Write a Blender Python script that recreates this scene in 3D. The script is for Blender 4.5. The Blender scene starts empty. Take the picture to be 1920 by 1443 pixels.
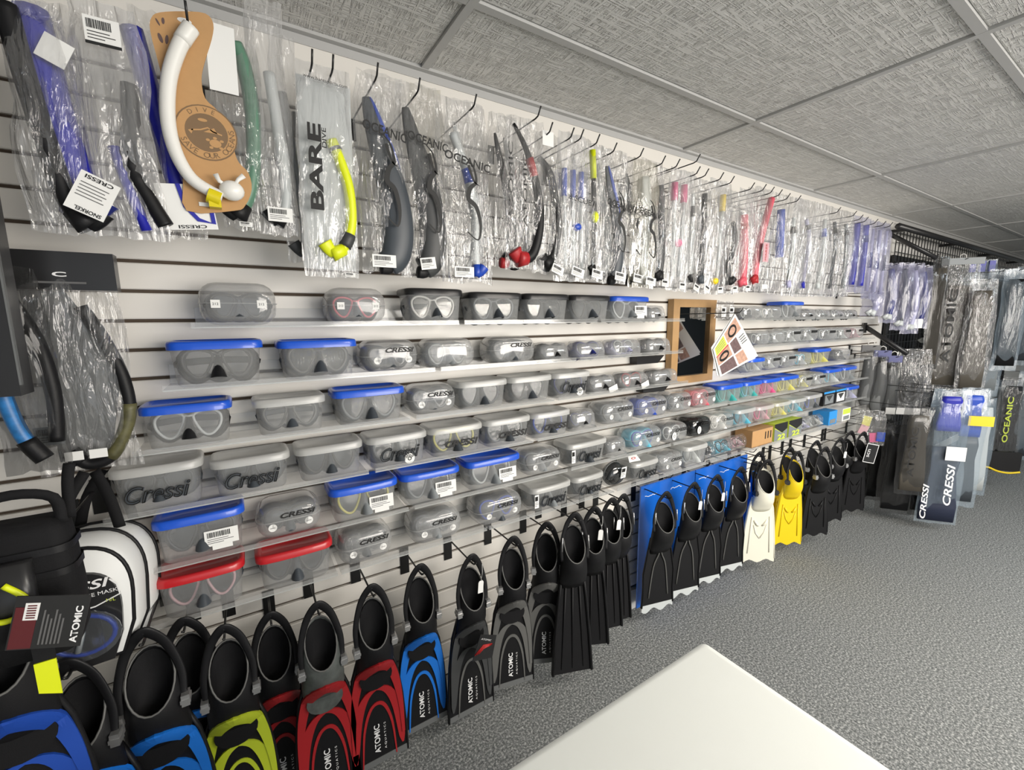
import bpy, math, random, zlib
from mathutils import Vector, Matrix, noise

rnd = random.Random(7)
SC = bpy.context.scene
COL = SC.collection
R = math.radians

# ------------------------------------------------------------------ camera
FPX, YAW, PITCH, ROLL = 806.3, R(32.08), R(-8.53), R(-0.56)
CAM = Vector((0.0, -1.468, 1.548))
_f = Vector((math.sin(YAW) * math.cos(PITCH), math.cos(YAW) * math.cos(PITCH), math.sin(PITCH)))
_r = _f.cross(Vector((0, 0, 1))).normalized()
_u = _r.cross(_f)
_r2 = _r * math.cos(ROLL) + _u * math.sin(ROLL)
_u2 = -_r * math.sin(ROLL) + _u * math.cos(ROLL)
cam = bpy.data.cameras.new('camera')
cam.sensor_width = 36.0
cam.lens = FPX / 1920 * 36.0
cam.clip_start = 0.02
co = bpy.data.objects.new('camera', cam)
COL.objects.link(co)
m = Matrix((_r2, _u2, -_f)).transposed().to_4x4()
m.translation = CAM
co.matrix_world = m
SC.camera = co


def at(px, py, off=0.0):
    """survey helper: point of the plane `off` metres in front of the slat wall that the photograph shows at (px, py)"""
    d = _r2 * ((px - 960) / FPX) + _u2 * ((721.5 - py) / FPX) + _f
    return CAM + d * ((-off - CAM.y) / d.y)


# ------------------------------------------------------------------ world, lights, exposure
w = bpy.data.worlds.new('world')
SC.world = w
w.use_nodes = True
w.node_tree.nodes['Background'].inputs[0].default_value = (0.86, 0.92, 1.0, 1)
w.node_tree.nodes['Background'].inputs[1].default_value = 0.75
SC.view_settings.view_transform = 'Standard'
SC.view_settings.look = 'None'
SC.view_settings.exposure = 0.68
SC.view_settings.gamma = 1.0
SC.view_settings.use_curve_mapping = False
SC.cycles.transparent_max_bounces = 40
SC.cycles.max_bounces = 8
SC.cycles.diffuse_bounces = 3
SC.cycles.glossy_bounces = 3
SC.cycles.transmission_bounces = 4
SC.cycles.caustics_reflective = False
SC.cycles.caustics_refractive = False
SC.cycles.sample_clamp_indirect = 4.0


def area(name, loc, sx, sy, power, col, rot=(0, 0, 0)):
    l = bpy.data.lights.new(name, 'AREA')
    l.shape = 'RECTANGLE'
    l.size, l.size_y, l.energy, l.color = sx, sy, power, col
    o = bpy.data.objects.new(name, l)
    o.location = loc
    o.rotation_euler = rot
    COL.objects.link(o)
    return o


area('wall_fill_light', (2.7, -4.5, 1.55), 3.4, 1.5, 118, (1.0, 0.94, 0.86), (R(90), 0, 0))  # added soft fill for the slat wall and ceiling; no window is built
area('ceiling_troffer_near', (1.9, -1.95, 2.33), 1.2, 0.35, 26, (1.0, 0.93, 0.83))
area('ceiling_troffer_far', (4.2, -2.6, 2.33), 1.2, 0.35, 24, (0.93, 0.97, 1.0))
area('ceiling_troffer_end', (7.4, -2.6, 2.33), 1.2, 0.35, 16, (0.80, 0.92, 1.0))

# ------------------------------------------------------------------ materials
MATS = {}


def principled(name, col, rough=0.5, metal=0.0, spec=0.5, bump=None, vary=None, coat=0.0):
    if name in MATS:
        return MATS[name]
    mt = bpy.data.materials.new(name)
    mt.use_nodes = True
    nt = mt.node_tree
    b = nt.nodes['Principled BSDF']
    b.inputs['Base Color'].default_value = (*col, 1)
    b.inputs['Roughness'].default_value = rough
    b.inputs['Metallic'].default_value = metal
    b.inputs['Specular IOR Level'].default_value = spec
    b.inputs['Coat Weight'].default_value = coat
    tc = nt.nodes.new('ShaderNodeTexCoord')
    if vary:                                   # vary = (scale, amount)
        n = nt.nodes.new('ShaderNodeTexNoise')
        n.inputs['Scale'].default_value = vary[0]
        n.inputs['Detail'].default_value = 5
        nt.links.new(tc.outputs['Object'], n.inputs['Vector'])
        mx = nt.nodes.new('ShaderNodeMix')
        mx.data_type = 'RGBA'
        a = vary[1]
        mx.inputs['A'].default_value = (*[c * (1 - a) for c in col], 1)
        mx.inputs['B'].default_value = (*[min(1, c * (1 + a)) for c in col], 1)
        nt.links.new(n.outputs['Fac'], mx.inputs['Factor'])
        nt.links.new(mx.outputs['Result'], b.inputs['Base Color'])
    if bump:                                   # bump = (scale, strength, distance)
        n2 = nt.nodes.new('ShaderNodeTexNoise')
        n2.inputs['Scale'].default_value = bump[0]
        n2.inputs['Detail'].default_value = 4
        nt.links.new(tc.outputs['Object'], n2.inputs['Vector'])
        bp = nt.nodes.new('ShaderNodeBump')
        bp.inputs['Strength'].default_value = bump[1]
        bp.inputs['Distance'].default_value = bump[2]
        nt.links.new(n2.outputs['Fac'], bp.inputs['Height'])
        nt.links.new(bp.outputs['Normal'], b.inputs['Normal'])
    MATS[name] = mt
    return mt


def clear(name, tint=(1, 1, 1), haze=0.15, hazecol=(0.9, 0.9, 0.9), rough=0.08, lo=0.05, hi=0.6, wrinkle=None):
    """thin see-through plastic: transmits, scatters a little (haze), reflects at its folds"""
    if name in MATS:
        return MATS[name]
    mt = bpy.data.materials.new(name)
    mt.use_nodes = True
    nt = mt.node_tree
    for n in list(nt.nodes):
        nt.nodes.remove(n)
    N = nt.nodes.new
    L = nt.links.new
    out = N('ShaderNodeOutputMaterial')
    tr = N('ShaderNodeBsdfTransparent')
    tr.inputs[0].default_value = (*tint, 1)
    df = N('ShaderNodeBsdfDiffuse')
    df.inputs[0].default_value = (*hazecol, 1)
    tl = N('ShaderNodeBsdfTranslucent')
    tl.inputs[0].default_value = (*hazecol, 1)
    md = N('ShaderNodeMixShader')
    md.inputs[0].default_value = 0.35
    L(df.outputs[0], md.inputs[1])
    L(tl.outputs[0], md.inputs[2])
    m1 = N('ShaderNodeMixShader')
    m1.inputs[0].default_value = haze
    L(tr.outputs[0], m1.inputs[1])
    L(md.outputs[0], m1.inputs[2])
    gl = N('ShaderNodeBsdfGlossy')
    gl.inputs['Roughness'].default_value = rough
    lw = N('ShaderNodeLayerWeight')
    lw.inputs[0].default_value = 0.35
    mr = N('ShaderNodeMapRange')
    mr.inputs['To Min'].default_value = lo
    mr.inputs['To Max'].default_value = hi
    L(lw.outputs['Facing'], mr.inputs['Value'])
    m2 = N('ShaderNodeMixShader')
    L(mr.outputs[0], m2.inputs[0])
    L(m1.outputs[0], m2.inputs[1])
    L(gl.outputs[0], m2.inputs[2])
    L(m2.outputs[0], out.inputs[0])
    if wrinkle:
        sc, st, dist = wrinkle
        tc = N('ShaderNodeTexCoord')
        oi = N('ShaderNodeObjectInfo')
        ad = N('ShaderNodeVectorMath')
        L(tc.outputs['Object'], ad.inputs[0])
        L(oi.outputs['Random'], ad.inputs[1])
        mp = N('ShaderNodeMapping')
        mp.inputs['Scale'].default_value = (1.0, 1.0, 0.20)
        mp.inputs['Rotation'].default_value = (0, 0.25, 0)
        L(ad.outputs[0], mp.inputs['Vector'])
        n1 = N('ShaderNodeTexNoise')
        n1.inputs['Scale'].default_value = sc
        n1.inputs['Detail'].default_value = 3
        n1.inputs['Distortion'].default_value = 1.2
        L(mp.outputs[0], n1.inputs['Vector'])
        v = N('ShaderNodeTexVoronoi')
        v.feature = 'DISTANCE_TO_EDGE'
        v.inputs['Scale'].default_value = sc * 0.7
        L(mp.outputs[0], v.inputs['Vector'])
        mm = N('ShaderNodeMath')
        mm.operation = 'MULTIPLY_ADD'
        mm.inputs[1].default_value = 0.8
        L(v.outputs['Distance'], mm.inputs[0])
        L(n1.outputs['Fac'], mm.inputs[2])
        bp = N('ShaderNodeBump')
        bp.inputs['Strength'].default_value = st
        bp.inputs['Distance'].default_value = dist
        L(mm.outputs[0], bp.inputs['Height'])
        for s in (gl, df, lw):
            L(bp.outputs[0], s.inputs['Normal'])
    MATS[name] = mt
    return mt


def glass_like(name, **k):
    return clear(name, **k)


P = principled
M_slat = P('white_melamine', (0.80, 0.77, 0.715), 0.38, vary=(3, 0.03))
M_mdf = P('brown_fibreboard', (0.085, 0.062, 0.043), 0.8, vary=(40, 0.2))
M_white = P('white_paint', (0.74, 0.72, 0.68), 0.5)
M_base = P('grey_baseboard', (0.55, 0.55, 0.54), 0.45)
M_tee = P('grey_ceiling_tee', (0.48, 0.48, 0.47), 0.45)
M_black = P('black_rubber', (0.006, 0.006, 0.007), 0.5, spec=0.3, bump=(300, 0.2, 0.001))
M_matt = P('matt_black_rubber', (0.008, 0.008, 0.009), 0.7, spec=0.2, bump=(500, 0.3, 0.001))
M_dkgrey = P('dark_grey_rubber', (0.045, 0.047, 0.048), 0.5)
M_rim = P('grey_rubber_edge', (0.11, 0.11, 0.105), 0.5)
M_midgrey = P('mid_grey_plastic', (0.13, 0.135, 0.135), 0.45)
M_metalblk = P('black_wire', (0.012, 0.012, 0.012), 0.35)
M_silver = P('silver_buckle', (0.55, 0.55, 0.55), 0.3, metal=0.8)
M_blue = P('bright_blue_plastic', (0.012, 0.095, 0.62), 0.32, coat=0.3)
M_red = P('red_plastic', (0.50, 0.014, 0.020), 0.34, coat=0.3)
M_blacklid = P('black_plastic', (0.018, 0.018, 0.019), 0.3)
M_finblue = P('fin_blue', (0.010, 0.17, 0.66), 0.4)
M_finred = P('fin_red', (0.38, 0.014, 0.018), 0.42)
M_finlime = P('fin_lime', (0.50, 0.60, 0.03), 0.42)
M_lime = P('neon_yellow', (0.72, 0.80, 0.01), 0.4)
M_yellow = P('yellow_rubber', (0.80, 0.58, 0.005), 0.42)
M_cream = P('cream_white_rubber', (0.78, 0.76, 0.64), 0.42)
M_whitep = P('white_plastic', (0.82, 0.81, 0.77), 0.35)
M_paper = P('white_paper', (0.82, 0.82, 0.80), 0.6)
M_kraft = P('kraft_card', (0.50, 0.285, 0.12), 0.7, vary=(60, 0.06))
M_kraftdk = P('kraft_print', (0.20, 0.125, 0.065), 0.7)
M_plum = P('plum_print', (0.12, 0.075, 0.07), 0.7)
M_print = P('black_print', (0.006, 0.006, 0.006), 0.6)
M_greyprint = P('grey_print', (0.12, 0.12, 0.12), 0.6)
M_whiteprint = P('white_print', (0.85, 0.85, 0.85), 0.5)
M_tape = P('yellow_tape', (0.72, 0.60, 0.01), 0.25)
M_wood = P('light_wood', (0.42, 0.25, 0.105), 0.5, vary=(18, 0.15))
M_camo = P('camo_rubber', (0.085, 0.095, 0.09), 0.5, vary=(45, 0.75))
M_cardblue = P('glossy_blue_card', (0.010, 0.13, 0.60), 0.22, coat=0.4)
M_navy = P('navy_plastic', (0.012, 0.02, 0.16), 0.35)
M_sblue = P('snorkel_blue', (0.012, 0.06, 0.42), 0.35)
M_ultra = P('ultramarine_plastic', (0.015, 0.018, 0.34), 0.35)
M_sgreen = P('snorkel_green', (0.10, 0.22, 0.15), 0.4)
M_pink = P('pink_plastic', (0.75, 0.10, 0.27), 0.4)
M_teal = P('teal_silicone', (0.05, 0.42, 0.40), 0.4)
M_aqua = P('aqua_silicone', (0.10, 0.46, 0.62), 0.4)
M_lav = P('lavender_silicone', (0.42, 0.42, 0.60), 0.4)
M_slate = P('slate_silicone', (0.048, 0.057, 0.068), 0.45)
M_greysil = P('grey_silicone', (0.22, 0.24, 0.25), 0.4)
M_palesil = P('pale_silicone', (0.55, 0.58, 0.58), 0.35)
M_rose = P('rose_silicone', (0.55, 0.33, 0.36), 0.4)
M_redsil = P('red_silicone', (0.65, 0.10, 0.14), 0.4)
M_yelsil = P('yellow_silicone', (0.66, 0.62, 0.16), 0.4)
M_brown = P('brown_rubber', (0.085, 0.075, 0.060), 0.5)
M_lensdk = P('dark_lens', (0.05, 0.06, 0.07), 0.08, spec=0.8)
M_lensgy = P('grey_lens', (0.25, 0.27, 0.28), 0.08, spec=0.8)
M_mirror = P('mirror_glass', (0.82, 0.84, 0.84), 0.02, metal=1.0)
M_nylon = P('black_nylon', (0.009, 0.009, 0.010), 0.8, spec=0.2, bump=(400, 0.4, 0.001))
M_eva = P('white_eva_shell', (0.74, 0.75, 0.74), 0.5, bump=(60, 0.1, 0.001))
M_redpr = P('red_print', (0.5, 0.02, 0.02), 0.5)
M_maroon = P('maroon_print', (0.10, 0.012, 0.015), 0.5)
M_photo1 = P('skin_tone_print', (0.50, 0.30, 0.22), 0.5, vary=(60, 0.6))
M_photo2 = P('dark_photo_print', (0.14, 0.09, 0.09), 0.5, vary=(70, 0.8))
M_limeprint = P('lime_print', (0.60, 0.72, 0.08), 0.5)
M_bluepr = P('cyan_blue_print', (0.03, 0.30, 0.75), 0.5)
M_table = P('white_laminate', (0.86, 0.89, 0.86), 0.45, vary=(6, 0.02))

M_film = clear('clear_bag_film', haze=0.09, rough=0.055, lo=0.05, hi=0.55, wrinkle=(42, 1.0, 0.014))
M_filmhazy = clear('hazy_bag_film', haze=0.22, rough=0.08, lo=0.05, hi=0.5, wrinkle=(38, 1.0, 0.012))
M_filmwarm = clear('gold_tinted_film', haze=0.20, hazecol=(0.85, 0.80, 0.62), rough=0.08, lo=0.08, hi=0.7, wrinkle=(40, 1.0, 0.008))
M_filmlav = clear('lavender_bag_film', haze=0.24, hazecol=(0.50, 0.50, 0.72), rough=0.12, lo=0.03, hi=0.35, wrinkle=(32, 0.9, 0.006))
M_filmblue = clear('bluish_bag_film', haze=0.16, hazecol=(0.60, 0.75, 0.88), rough=0.12, lo=0.03, hi=0.32, wrinkle=(30, 0.9, 0.006))
M_filmblack = clear('grey_bag_film', tint=(0.7, 0.7, 0.7), haze=0.05, hazecol=(0.4, 0.4, 0.4), rough=0.10, lo=0.02, hi=0.28, wrinkle=(30, 0.9, 0.006))
M_tub = clear('frosted_tub_plastic', haze=0.26, hazecol=(0.92, 0.93, 0.92), rough=0.22, lo=0.03, hi=0.35)
M_tublid = clear('milky_lid_plastic', haze=0.60, hazecol=(0.95, 0.95, 0.92), rough=0.3, lo=0.05, hi=0.4)
M_shell = clear('clear_case_plastic', haze=0.26, hazecol=(0.92, 0.93, 0.93), rough=0.08, lo=0.04, hi=0.5)
M_shellblk = clear('smoked_case_plastic', tint=(0.35, 0.36, 0.37), haze=0.1, hazecol=(0.05, 0.05, 0.05), rough=0.08, lo=0.05, hi=0.5)
M_acrylic = clear('clear_acrylic', haze=0.15, hazecol=(0.85, 0.86, 0.85), rough=0.10, lo=0.03, hi=0.25)
M_acredge = clear('acrylic_edge', haze=0.45, hazecol=(0.80, 0.82, 0.80), rough=0.15, lo=0.08, hi=0.5)
M_tintlens = clear('clear_lens', haze=0.05, hazecol=(0.6, 0.65, 0.68), rough=0.05, lo=0.03, hi=0.30)
M_vinyl = clear('clear_vinyl_window', tint=(0.75, 0.8, 0.85), haze=0.06, rough=0.06, lo=0.07, hi=0.7, wrinkle=(18, 0.5, 0.006))


def ceiling_tile_mat():
    mt = P('embossed_ceiling_tile', (0.72, 0.715, 0.69), 0.62)
    nt = mt.node_tree
    b = nt.nodes['Principled BSDF']
    tc = nt.nodes.new('ShaderNodeTexCoord')
    oi = nt.nodes.new('ShaderNodeObjectInfo')
    ad = nt.nodes.new('ShaderNodeVectorMath')
    ad.operation = 'ADD'
    nt.links.new(tc.outputs['Object'], ad.inputs[0])
    nt.links.new(oi.outputs['Random'], ad.inputs[1])
    hs = []
    for sx, sy in ((10, 165), (165, 10)):
        mp = nt.nodes.new('ShaderNodeMapping')
        mp.inputs['Scale'].default_value = (sx, sy, 1)
        nt.links.new(ad.outputs[0], mp.inputs['Vector'])
        n = nt.nodes.new('ShaderNodeTexNoise')
        n.inputs['Scale'].default_value = 1.0
        n.inputs['Detail'].default_value = 2
        nt.links.new(mp.outputs[0], n.inputs['Vector'])
        r = nt.nodes.new('ShaderNodeMapRange')
        r.inputs['From Min'].default_value = 0.48
        r.inputs['From Max'].default_value = 0.58
        nt.links.new(n.outputs['Fac'], r.inputs['Value'])
        hs.append(r)
    mx = nt.nodes.new('ShaderNodeMath')
    mx.operation = 'MAXIMUM'
    nt.links.new(hs[0].outputs[0], mx.inputs[0])
    nt.links.new(hs[1].outputs[0], mx.inputs[1])
    bp = nt.nodes.new('ShaderNodeBump')
    bp.inputs['Strength'].default_value = 1.0
    bp.inputs['Distance'].default_value = 0.005
    nt.links.new(mx.outputs[0], bp.inputs['Height'])
    nt.links.new(bp.outputs[0], b.inputs['Normal'])
    return mt


def carpet_mat():
    mt = P('grey_carpet', (0.16, 0.165, 0.165), 0.95, spec=0.1)
    nt = mt.node_tree
    b = nt.nodes['Principled BSDF']
    tc = nt.nodes.new('ShaderNodeTexCoord')
    n = nt.nodes.new('ShaderNodeTexNoise')
    n.inputs['Scale'].default_value = 120
    n.inputs['Detail'].default_value = 6
    n.inputs['Roughness'].default_value = 0.75
    nt.links.new(tc.outputs['Object'], n.inputs['Vector'])
    cr = nt.nodes.new('ShaderNodeValToRGB')
    cr.color_ramp.elements[0].position = 0.34
    cr.color_ramp.elements[0].color = (0.055, 0.06, 0.06, 1)
    cr.color_ramp.elements[1].position = 0.70
    cr.color_ramp.elements[1].color = (0.70, 0.705, 0.69, 1)
    e = cr.color_ramp.elements.new(0.50)
    e.color = (0.185, 0.195, 0.195, 1)
    nt.links.new(n.outputs['Fac'], cr.inputs[0])
    nt.links.new(cr.outputs[0], b.inputs['Base Color'])
    bp = nt.nodes.new('ShaderNodeBump')
    bp.inputs['Strength'].default_value = 0.6
    bp.inputs['Distance'].default_value = 0.002
    nt.links.new(n.outputs['Fac'], bp.inputs['Height'])
    nt.links.new(bp.outputs[0], b.inputs['Normal'])
    return mt


M_backdrop = P('black_backdrop_sheet', (0.012, 0.013, 0.015), 0.6)
M_tile = ceiling_tile_mat()
M_carpet = carpet_mat()


# ------------------------------------------------------------------ mesh helpers
def spline(pts, n=6, closed=False):
    """Catmull-Rom through the points"""
    P_ = [Vector(p) for p in pts]
    out = []
    k = len(P_)
    rng = range(k if closed else k - 1)
    for i in rng:
        if closed:
            a, b, c, d = P_[(i - 1) % k], P_[i], P_[(i + 1) % k], P_[(i + 2) % k]
        else:
            a, b, c, d = P_[max(i - 1, 0)], P_[i], P_[i + 1], P_[min(i + 2, k - 1)]
        for j in range(n):
            t = j / n
            out.append(0.5 * ((2 * b) + (c - a) * t + (2 * a - 5 * b + 4 * c - d) * t * t + (3 * b - a - 3 * c + d) * t ** 3))
    if not closed:
        out.append(P_[-1])
    return out


class MB:
    def __init__(s):
        s.v, s.f, s.s = [], [], []

    def add(s, vs, fs, smooth=False):
        o = len(s.v)
        s.v += [tuple(v) for v in vs]
        s.f += [tuple(i + o for i in f) for f in fs]
        s.s += [smooth] * len(fs)
        return s

    def box(s, x0, x1, y0, y1, z0, z1):
        vs = [(x, y, z) for z in (z0, z1) for y in (y0, y1) for x in (x0, x1)]
        return s.add(vs, [(0, 2, 3, 1), (4, 5, 7, 6), (0, 1, 5, 4), (2, 6, 7, 3), (0, 4, 6, 2), (1, 3, 7, 5)])

    def rings(s, rings, closed=True, cap0=False, cap1=False, smooth=True):
        n = len(rings[0])
        vs = [p for r in rings for p in r]
        fs = []
        for i in range(len(rings) - 1):
            for j in range(n if closed else n - 1):
                k = (j + 1) % n
                fs.append((i * n + j, i * n + k, (i + 1) * n + k, (i + 1) * n + j))
        if cap0:
            fs.append(tuple(reversed(range(n))))
        if cap1:
            fs.append(tuple(range((len(rings) - 1) * n, len(rings) * n)))
        return s.add(vs, fs, smooth)

    def tube(s, path, r, n=8, flat=1.0, caps=True, closed=False, up=Vector((0, 1, 0))):
        path = [Vector(p) for p in path]
        k = len(path)
        rg = []
        for i, p in enumerate(path):
            if closed:
                t = path[(i + 1) % k] - path[i - 1]
            else:
                t = path[min(i + 1, k - 1)] - path[max(i - 1, 0)]
            if t.length < 1e-9:
                t = Vector((0, 0, 1))
            t.normalize()
            a = up - t * up.dot(t)
            if a.length < 1e-4:
                a = Vector((1, 0, 0)) - t * t.x
            a.normalize()
            b = t.cross(a)
            rr = r(i / (k - 1)) if callable(r) else r
            rg.append([p + a * (math.cos(q) * rr * flat) + b * (math.sin(q) * rr) for q in [2 * math.pi * j / n for j in range(n)]])
        if closed:
            rg.append(rg[0])
        return s.rings(rg, cap0=caps and not closed, cap1=caps and not closed)

    def plate(s, outline, y0, y1, smooth=False):
        """outline of (x, z) extruded between y0 (front, smaller) and y1"""
        n = len(outline)
        vs = [(p[0], y0, p[1]) for p in outline] + [(p[0], y1, p[1]) for p in outline]
        fs = [tuple(range(n)), tuple(reversed(range(n, 2 * n)))]
        fs += [(i, i + n, (i + 1) % n + n, (i + 1) % n) for i in range(n)]
        return s.add(vs, fs, smooth)

    def ribbon(s, path, width, y0, y1):
        """flat band in the x-z plane following a path of (x, z); width(t) across, y0..y1 thick"""
        k = len(path)
        L_, R_ = [], []
        for i in range(k):
            a = Vector(path[min(i + 1, k - 1)]) - Vector(path[max(i - 1, 0)])
            a = Vector((a[0], a[1]))
            a.normalize()
            nrm = Vector((-a[1], a[0]))
            h = (width(i / (k - 1)) if callable(width) else width) / 2
            p = Vector((path[i][0], path[i][1]))
            L_.append(p + nrm * h)
            R_.append(p - nrm * h)
        rg = [[(a[0], y0, a[1]), (b[0], y0, b[1]), (b[0], y1, b[1]), (a[0], y1, a[1])] for a, b in zip(L_, R_)]
        return s.rings(rg, cap0=True, cap1=True, smooth=False)

    def disc(s, c, rx, rz, n=16, t=0.001):
        return s.plate([(c[0] + rx * math.cos(2 * math.pi * i / n), c[2] + rz * math.sin(2 * math.pi * i / n)) for i in range(n)], c[1], c[1] + t)

    def ball(s, c, r, nu=12, nv=8):
        rg = []
        for i in range(nv + 1):
            a = math.pi * i / nv
            rg.append([(c[0] + r[0] * math.sin(a) * math.cos(2 * math.pi * j / nu), c[1] + r[1] * math.sin(a) * math.sin(2 * math.pi * j / nu), c[2] + r[2] * math.cos(a)) for j in range(nu)])
        return s.rings(rg)

    def mesh(s, name):
        me = bpy.data.meshes.new(name)
        me.from_pydata(s.v, [], s.f)
        me.polygons.foreach_set('use_smooth', s.s)
        me.update()
        return me

    def build(s, name, mat, parent=None, **k):
        return put(name, s.mesh(name), mat, parent, **k)


def put(name, me, mat, parent=None, loc=(0, 0, 0), rot=(0, 0, 0), scale=None, label=None):
    if mat is not None and len(me.materials) == 0:
        me.materials.append(mat)
    o = bpy.data.objects.new(name, me)
    COL.objects.link(o)
    if mat is not None and me.materials[0] != mat:
        o.material_slots[0].link = 'OBJECT'
        o.material_slots[0].material = mat
    o.parent = parent
    o.location = loc
    o.rotation_euler = rot
    if scale:
        o.scale = scale
    if label:
        o['label'] = label
    return o


CACHE = {}


def cached(key, fn):
    if key not in CACHE:
        CACHE[key] = fn().mesh(key if isinstance(key, str) else str(key[0]))
    return CACHE[key]


def thing(name, label, cat, loc=(0, 0, 0), rot=(0, 0, 0), group=None):
    o = bpy.data.objects.new(name, None)
    o.empty_display_size = 0.05
    COL.objects.link(o)
    o.location = loc
    o.rotation_euler = rot
    o['label'] = label
    o['category'] = cat
    if group:
        o['group'] = group
    return o


def struct(o):
    o['kind'] = 'structure'
    return o


TXT = {}


def text_mesh(s, shear=0.0, outline=0.0, bold=0.0, space=1.0):
    """flat lettering standing in the x-z plane, facing -y, cap height 1, centred"""
    key = (s, shear, outline, bold, space)
    if key in TXT:
        return TXT[key]
    cu = bpy.data.curves.new('lettering', 'FONT')
    cu.body = s
    cu.size = 1.0
    cu.shear = shear
    cu.space_character = space
    cu.align_x = 'CENTER'
    cu.align_y = 'CENTER'
    cu.resolution_u = 3
    if outline:
        cu.fill_mode = 'NONE'
        cu.bevel_depth = outline
        cu.bevel_resolution = 0
    else:
        cu.offset = bold
    ob = bpy.data.objects.new('lettering', cu)
    me = bpy.data.meshes.new_from_object(ob)
    bpy.data.objects.remove(ob)
    vs = [v.co.copy() for v in me.vertices]
    if vs:
        zs = [v.y for v in vs]
        xs = [v.x for v in vs]
        h = max(zs) - min(zs)
        cx, cz = (max(xs) + min(xs)) / 2, (max(zs) + min(zs)) / 2
        for v in me.vertices:
            v.co = ((v.co.x - cx) / h, -v.co.z / h, (v.co.y - cz) / h)
        me['wid'] = (max(xs) - min(xs)) / h
    me.name = 'lettering'
    me.materials.clear()
    TXT[key] = me
    return me


def text(s, parent, loc, mat, height=None, width=None, rot=0.0, name='lettering', yaw=0.0, **k):
    me = text_mesh(s, **k)
    wid = me.get('wid', 1.0)
    if height is None:
        height = width / wid
    sx = height if width is None else width / wid
    return put(name, me, mat, parent, loc, (0, rot, yaw), (sx, height, height))


def rrect(w, d, r, n=4, bow=0.0, cx=0.0, cy=0.0):
    """rounded rectangle in the x-y plane (w along x, d along y); front edge (-y) bows out"""
    pts = []
    for qx, qy, a0 in ((1, 1, 0), (-1, 1, 90), (-1, -1, 180), (1, -1, 270)):
        for i in range(n + 1):
            a = R(a0 + 90 * i / n)
            pts.append((qx * (w / 2 - r) + r * math.cos(a), qy * (d / 2 - r) + r * math.sin(a)))
    out = []
    for x, y in pts:
        if bow and y < 0:
            y -= bow * (1 - (2 * x / w) ** 2)
        out.append((x + cx, y + cy))
    # a mid point of the bowed front edge
    if bow:
        k = 3 * (n + 1)
        mids = [(w * f, -d / 2 - bow * (1 - (2 * f) ** 2)) for f in (-0.2, 0.0, 0.2)]
        out = out[:k] + [(x + cx, y + cy) for x, y in mids] + out[k:]
    return out


def ring_z(pts, z):
    return [(x, y, z) for x, y in pts]


# ------------------------------------------------------------------ setting
XL, XR, XEND, YF = -1.3, 4.62, 10.5, -4.6
HC = 2.362
fl = MB().box(XL, XEND, YF, 0.06, -0.05, 0).build('floor', M_carpet)
struct(fl)
wb = MB().box(XL, XR, 0.012, 0.06, 0, HC).build('wall_back', M_mdf)
struct(wb)
PITCHZ, GAP = 0.0755, 0.009
gz0 = 1.632
grooves = [gz0 + PITCHZ * k for k in range(-20, 8)]        # 0.12 .. 2.16


def slat(z0, z1):
    m_ = MB()
    b = 0.0025
    rg = []
    prof = [(0.012, z0), (b, z0), (0.0, z0 + b), (0.0, z1 - b), (b, z1), (0.012, z1)]
    m_.rings([[(x, y, z) for y, z in prof] for x in (XL, XR)], closed=True, cap0=True, cap1=True, smooth=False)
    m_.f = [tuple(reversed(f)) for f in m_.f]
    return m_


base_slat = slat(0, PITCHZ - GAP).mesh('slat')
for k in range(len(grooves) - 1):
    put('slat', base_slat, M_slat, wb, (0, 0, grooves[k] + GAP / 2))
slat(grooves[-1] + GAP / 2, HC).build('slat', M_slat, wb)
struct(MB().box(XL, XR, -0.012, 0.012, 0, 0.11).build('baseboard_back', M_base))
# wall behind the black grid panel
struct(MB().box(XR, XEND, 0.0, 0.06, 0, HC).build('wall_right', M_white))

struct(MB().box(XL - 0.06, XL, YF, 0.06, 0, HC).build('wall_left_blocker', P('grey_blocker_paint', (0.22, 0.22, 0.22), 0.7)))  # unseen wall, added to block world light and keep the left end dim
struct(MB().box(3.0, XEND, YF - 0.06, YF, 0, HC).build('wall_front_backdrop', P('charcoal_backdrop', (0.035, 0.037, 0.04), 0.7)))  # unseen partial wall, added so the mirror reflects something dark
struct(MB().box(XEND, XEND + 0.06, YF, 0.06, 0, HC).build('wall_end', P('pale_blue_grey_wall', (0.45, 0.48, 0.50), 0.7)))

ce = MB().box(XL, XEND, YF, 0.06, HC + 0.02, HC + 0.06).build('ceiling', M_white)
struct(ce)
TX0, TSX = 0.584, 1.329
YR = [0.0, -0.36, -1.0245, -1.689, -2.3535, -3.018, -3.6825, -4.347]
xs_t = [TX0 + TSX * k for k in range(-1, 8)]
for i in range(len(YR) - 1):
    y1, y0 = YR[i], YR[i + 1]
    key = 'ceiling_tile_%d' % (i == 0)

    def tile_mesh(h=y1 - y0):
        mb = MB()
        a, b = TSX / 2 - 0.004, h / 2 - 0.004
        e = 0.014
        mb.rings([ring_z([(-a, -b), (a, -b), (a, b), (-a, b)], 0.012),
                  ring_z([(-a, -b), (a, -b), (a, b), (-a, b)], 0.007),
                  ring_z([(-a + e, -b + e), (a - e, -b + e), (a - e, b - e), (-a + e, b - e)], -0.001)], cap1=True, cap0=True, smooth=False)
        return mb
    me = cached(key, tile_mesh)
    for x in xs_t[:-1]:
        put('ceiling_tile', me, M_tile, ce, (x + TSX / 2, (y0 + y1) / 2, HC + 0.006))
for y in YR[1:]:
    MB().box(XL, XEND, y - 0.012, y + 0.012, HC - 0.002, HC + 0.02).build('ceiling_tee', M_tee, ce)
for x in xs_t:
    MB().box(x - 0.012, x + 0.012, YF, 0, HC - 0.0025, HC + 0.02).build('ceiling_tee', M_tee, ce)
tr = MB().box(XL, XEND, -0.022, 0.0, HC - 0.004, HC + 0.012)
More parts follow.
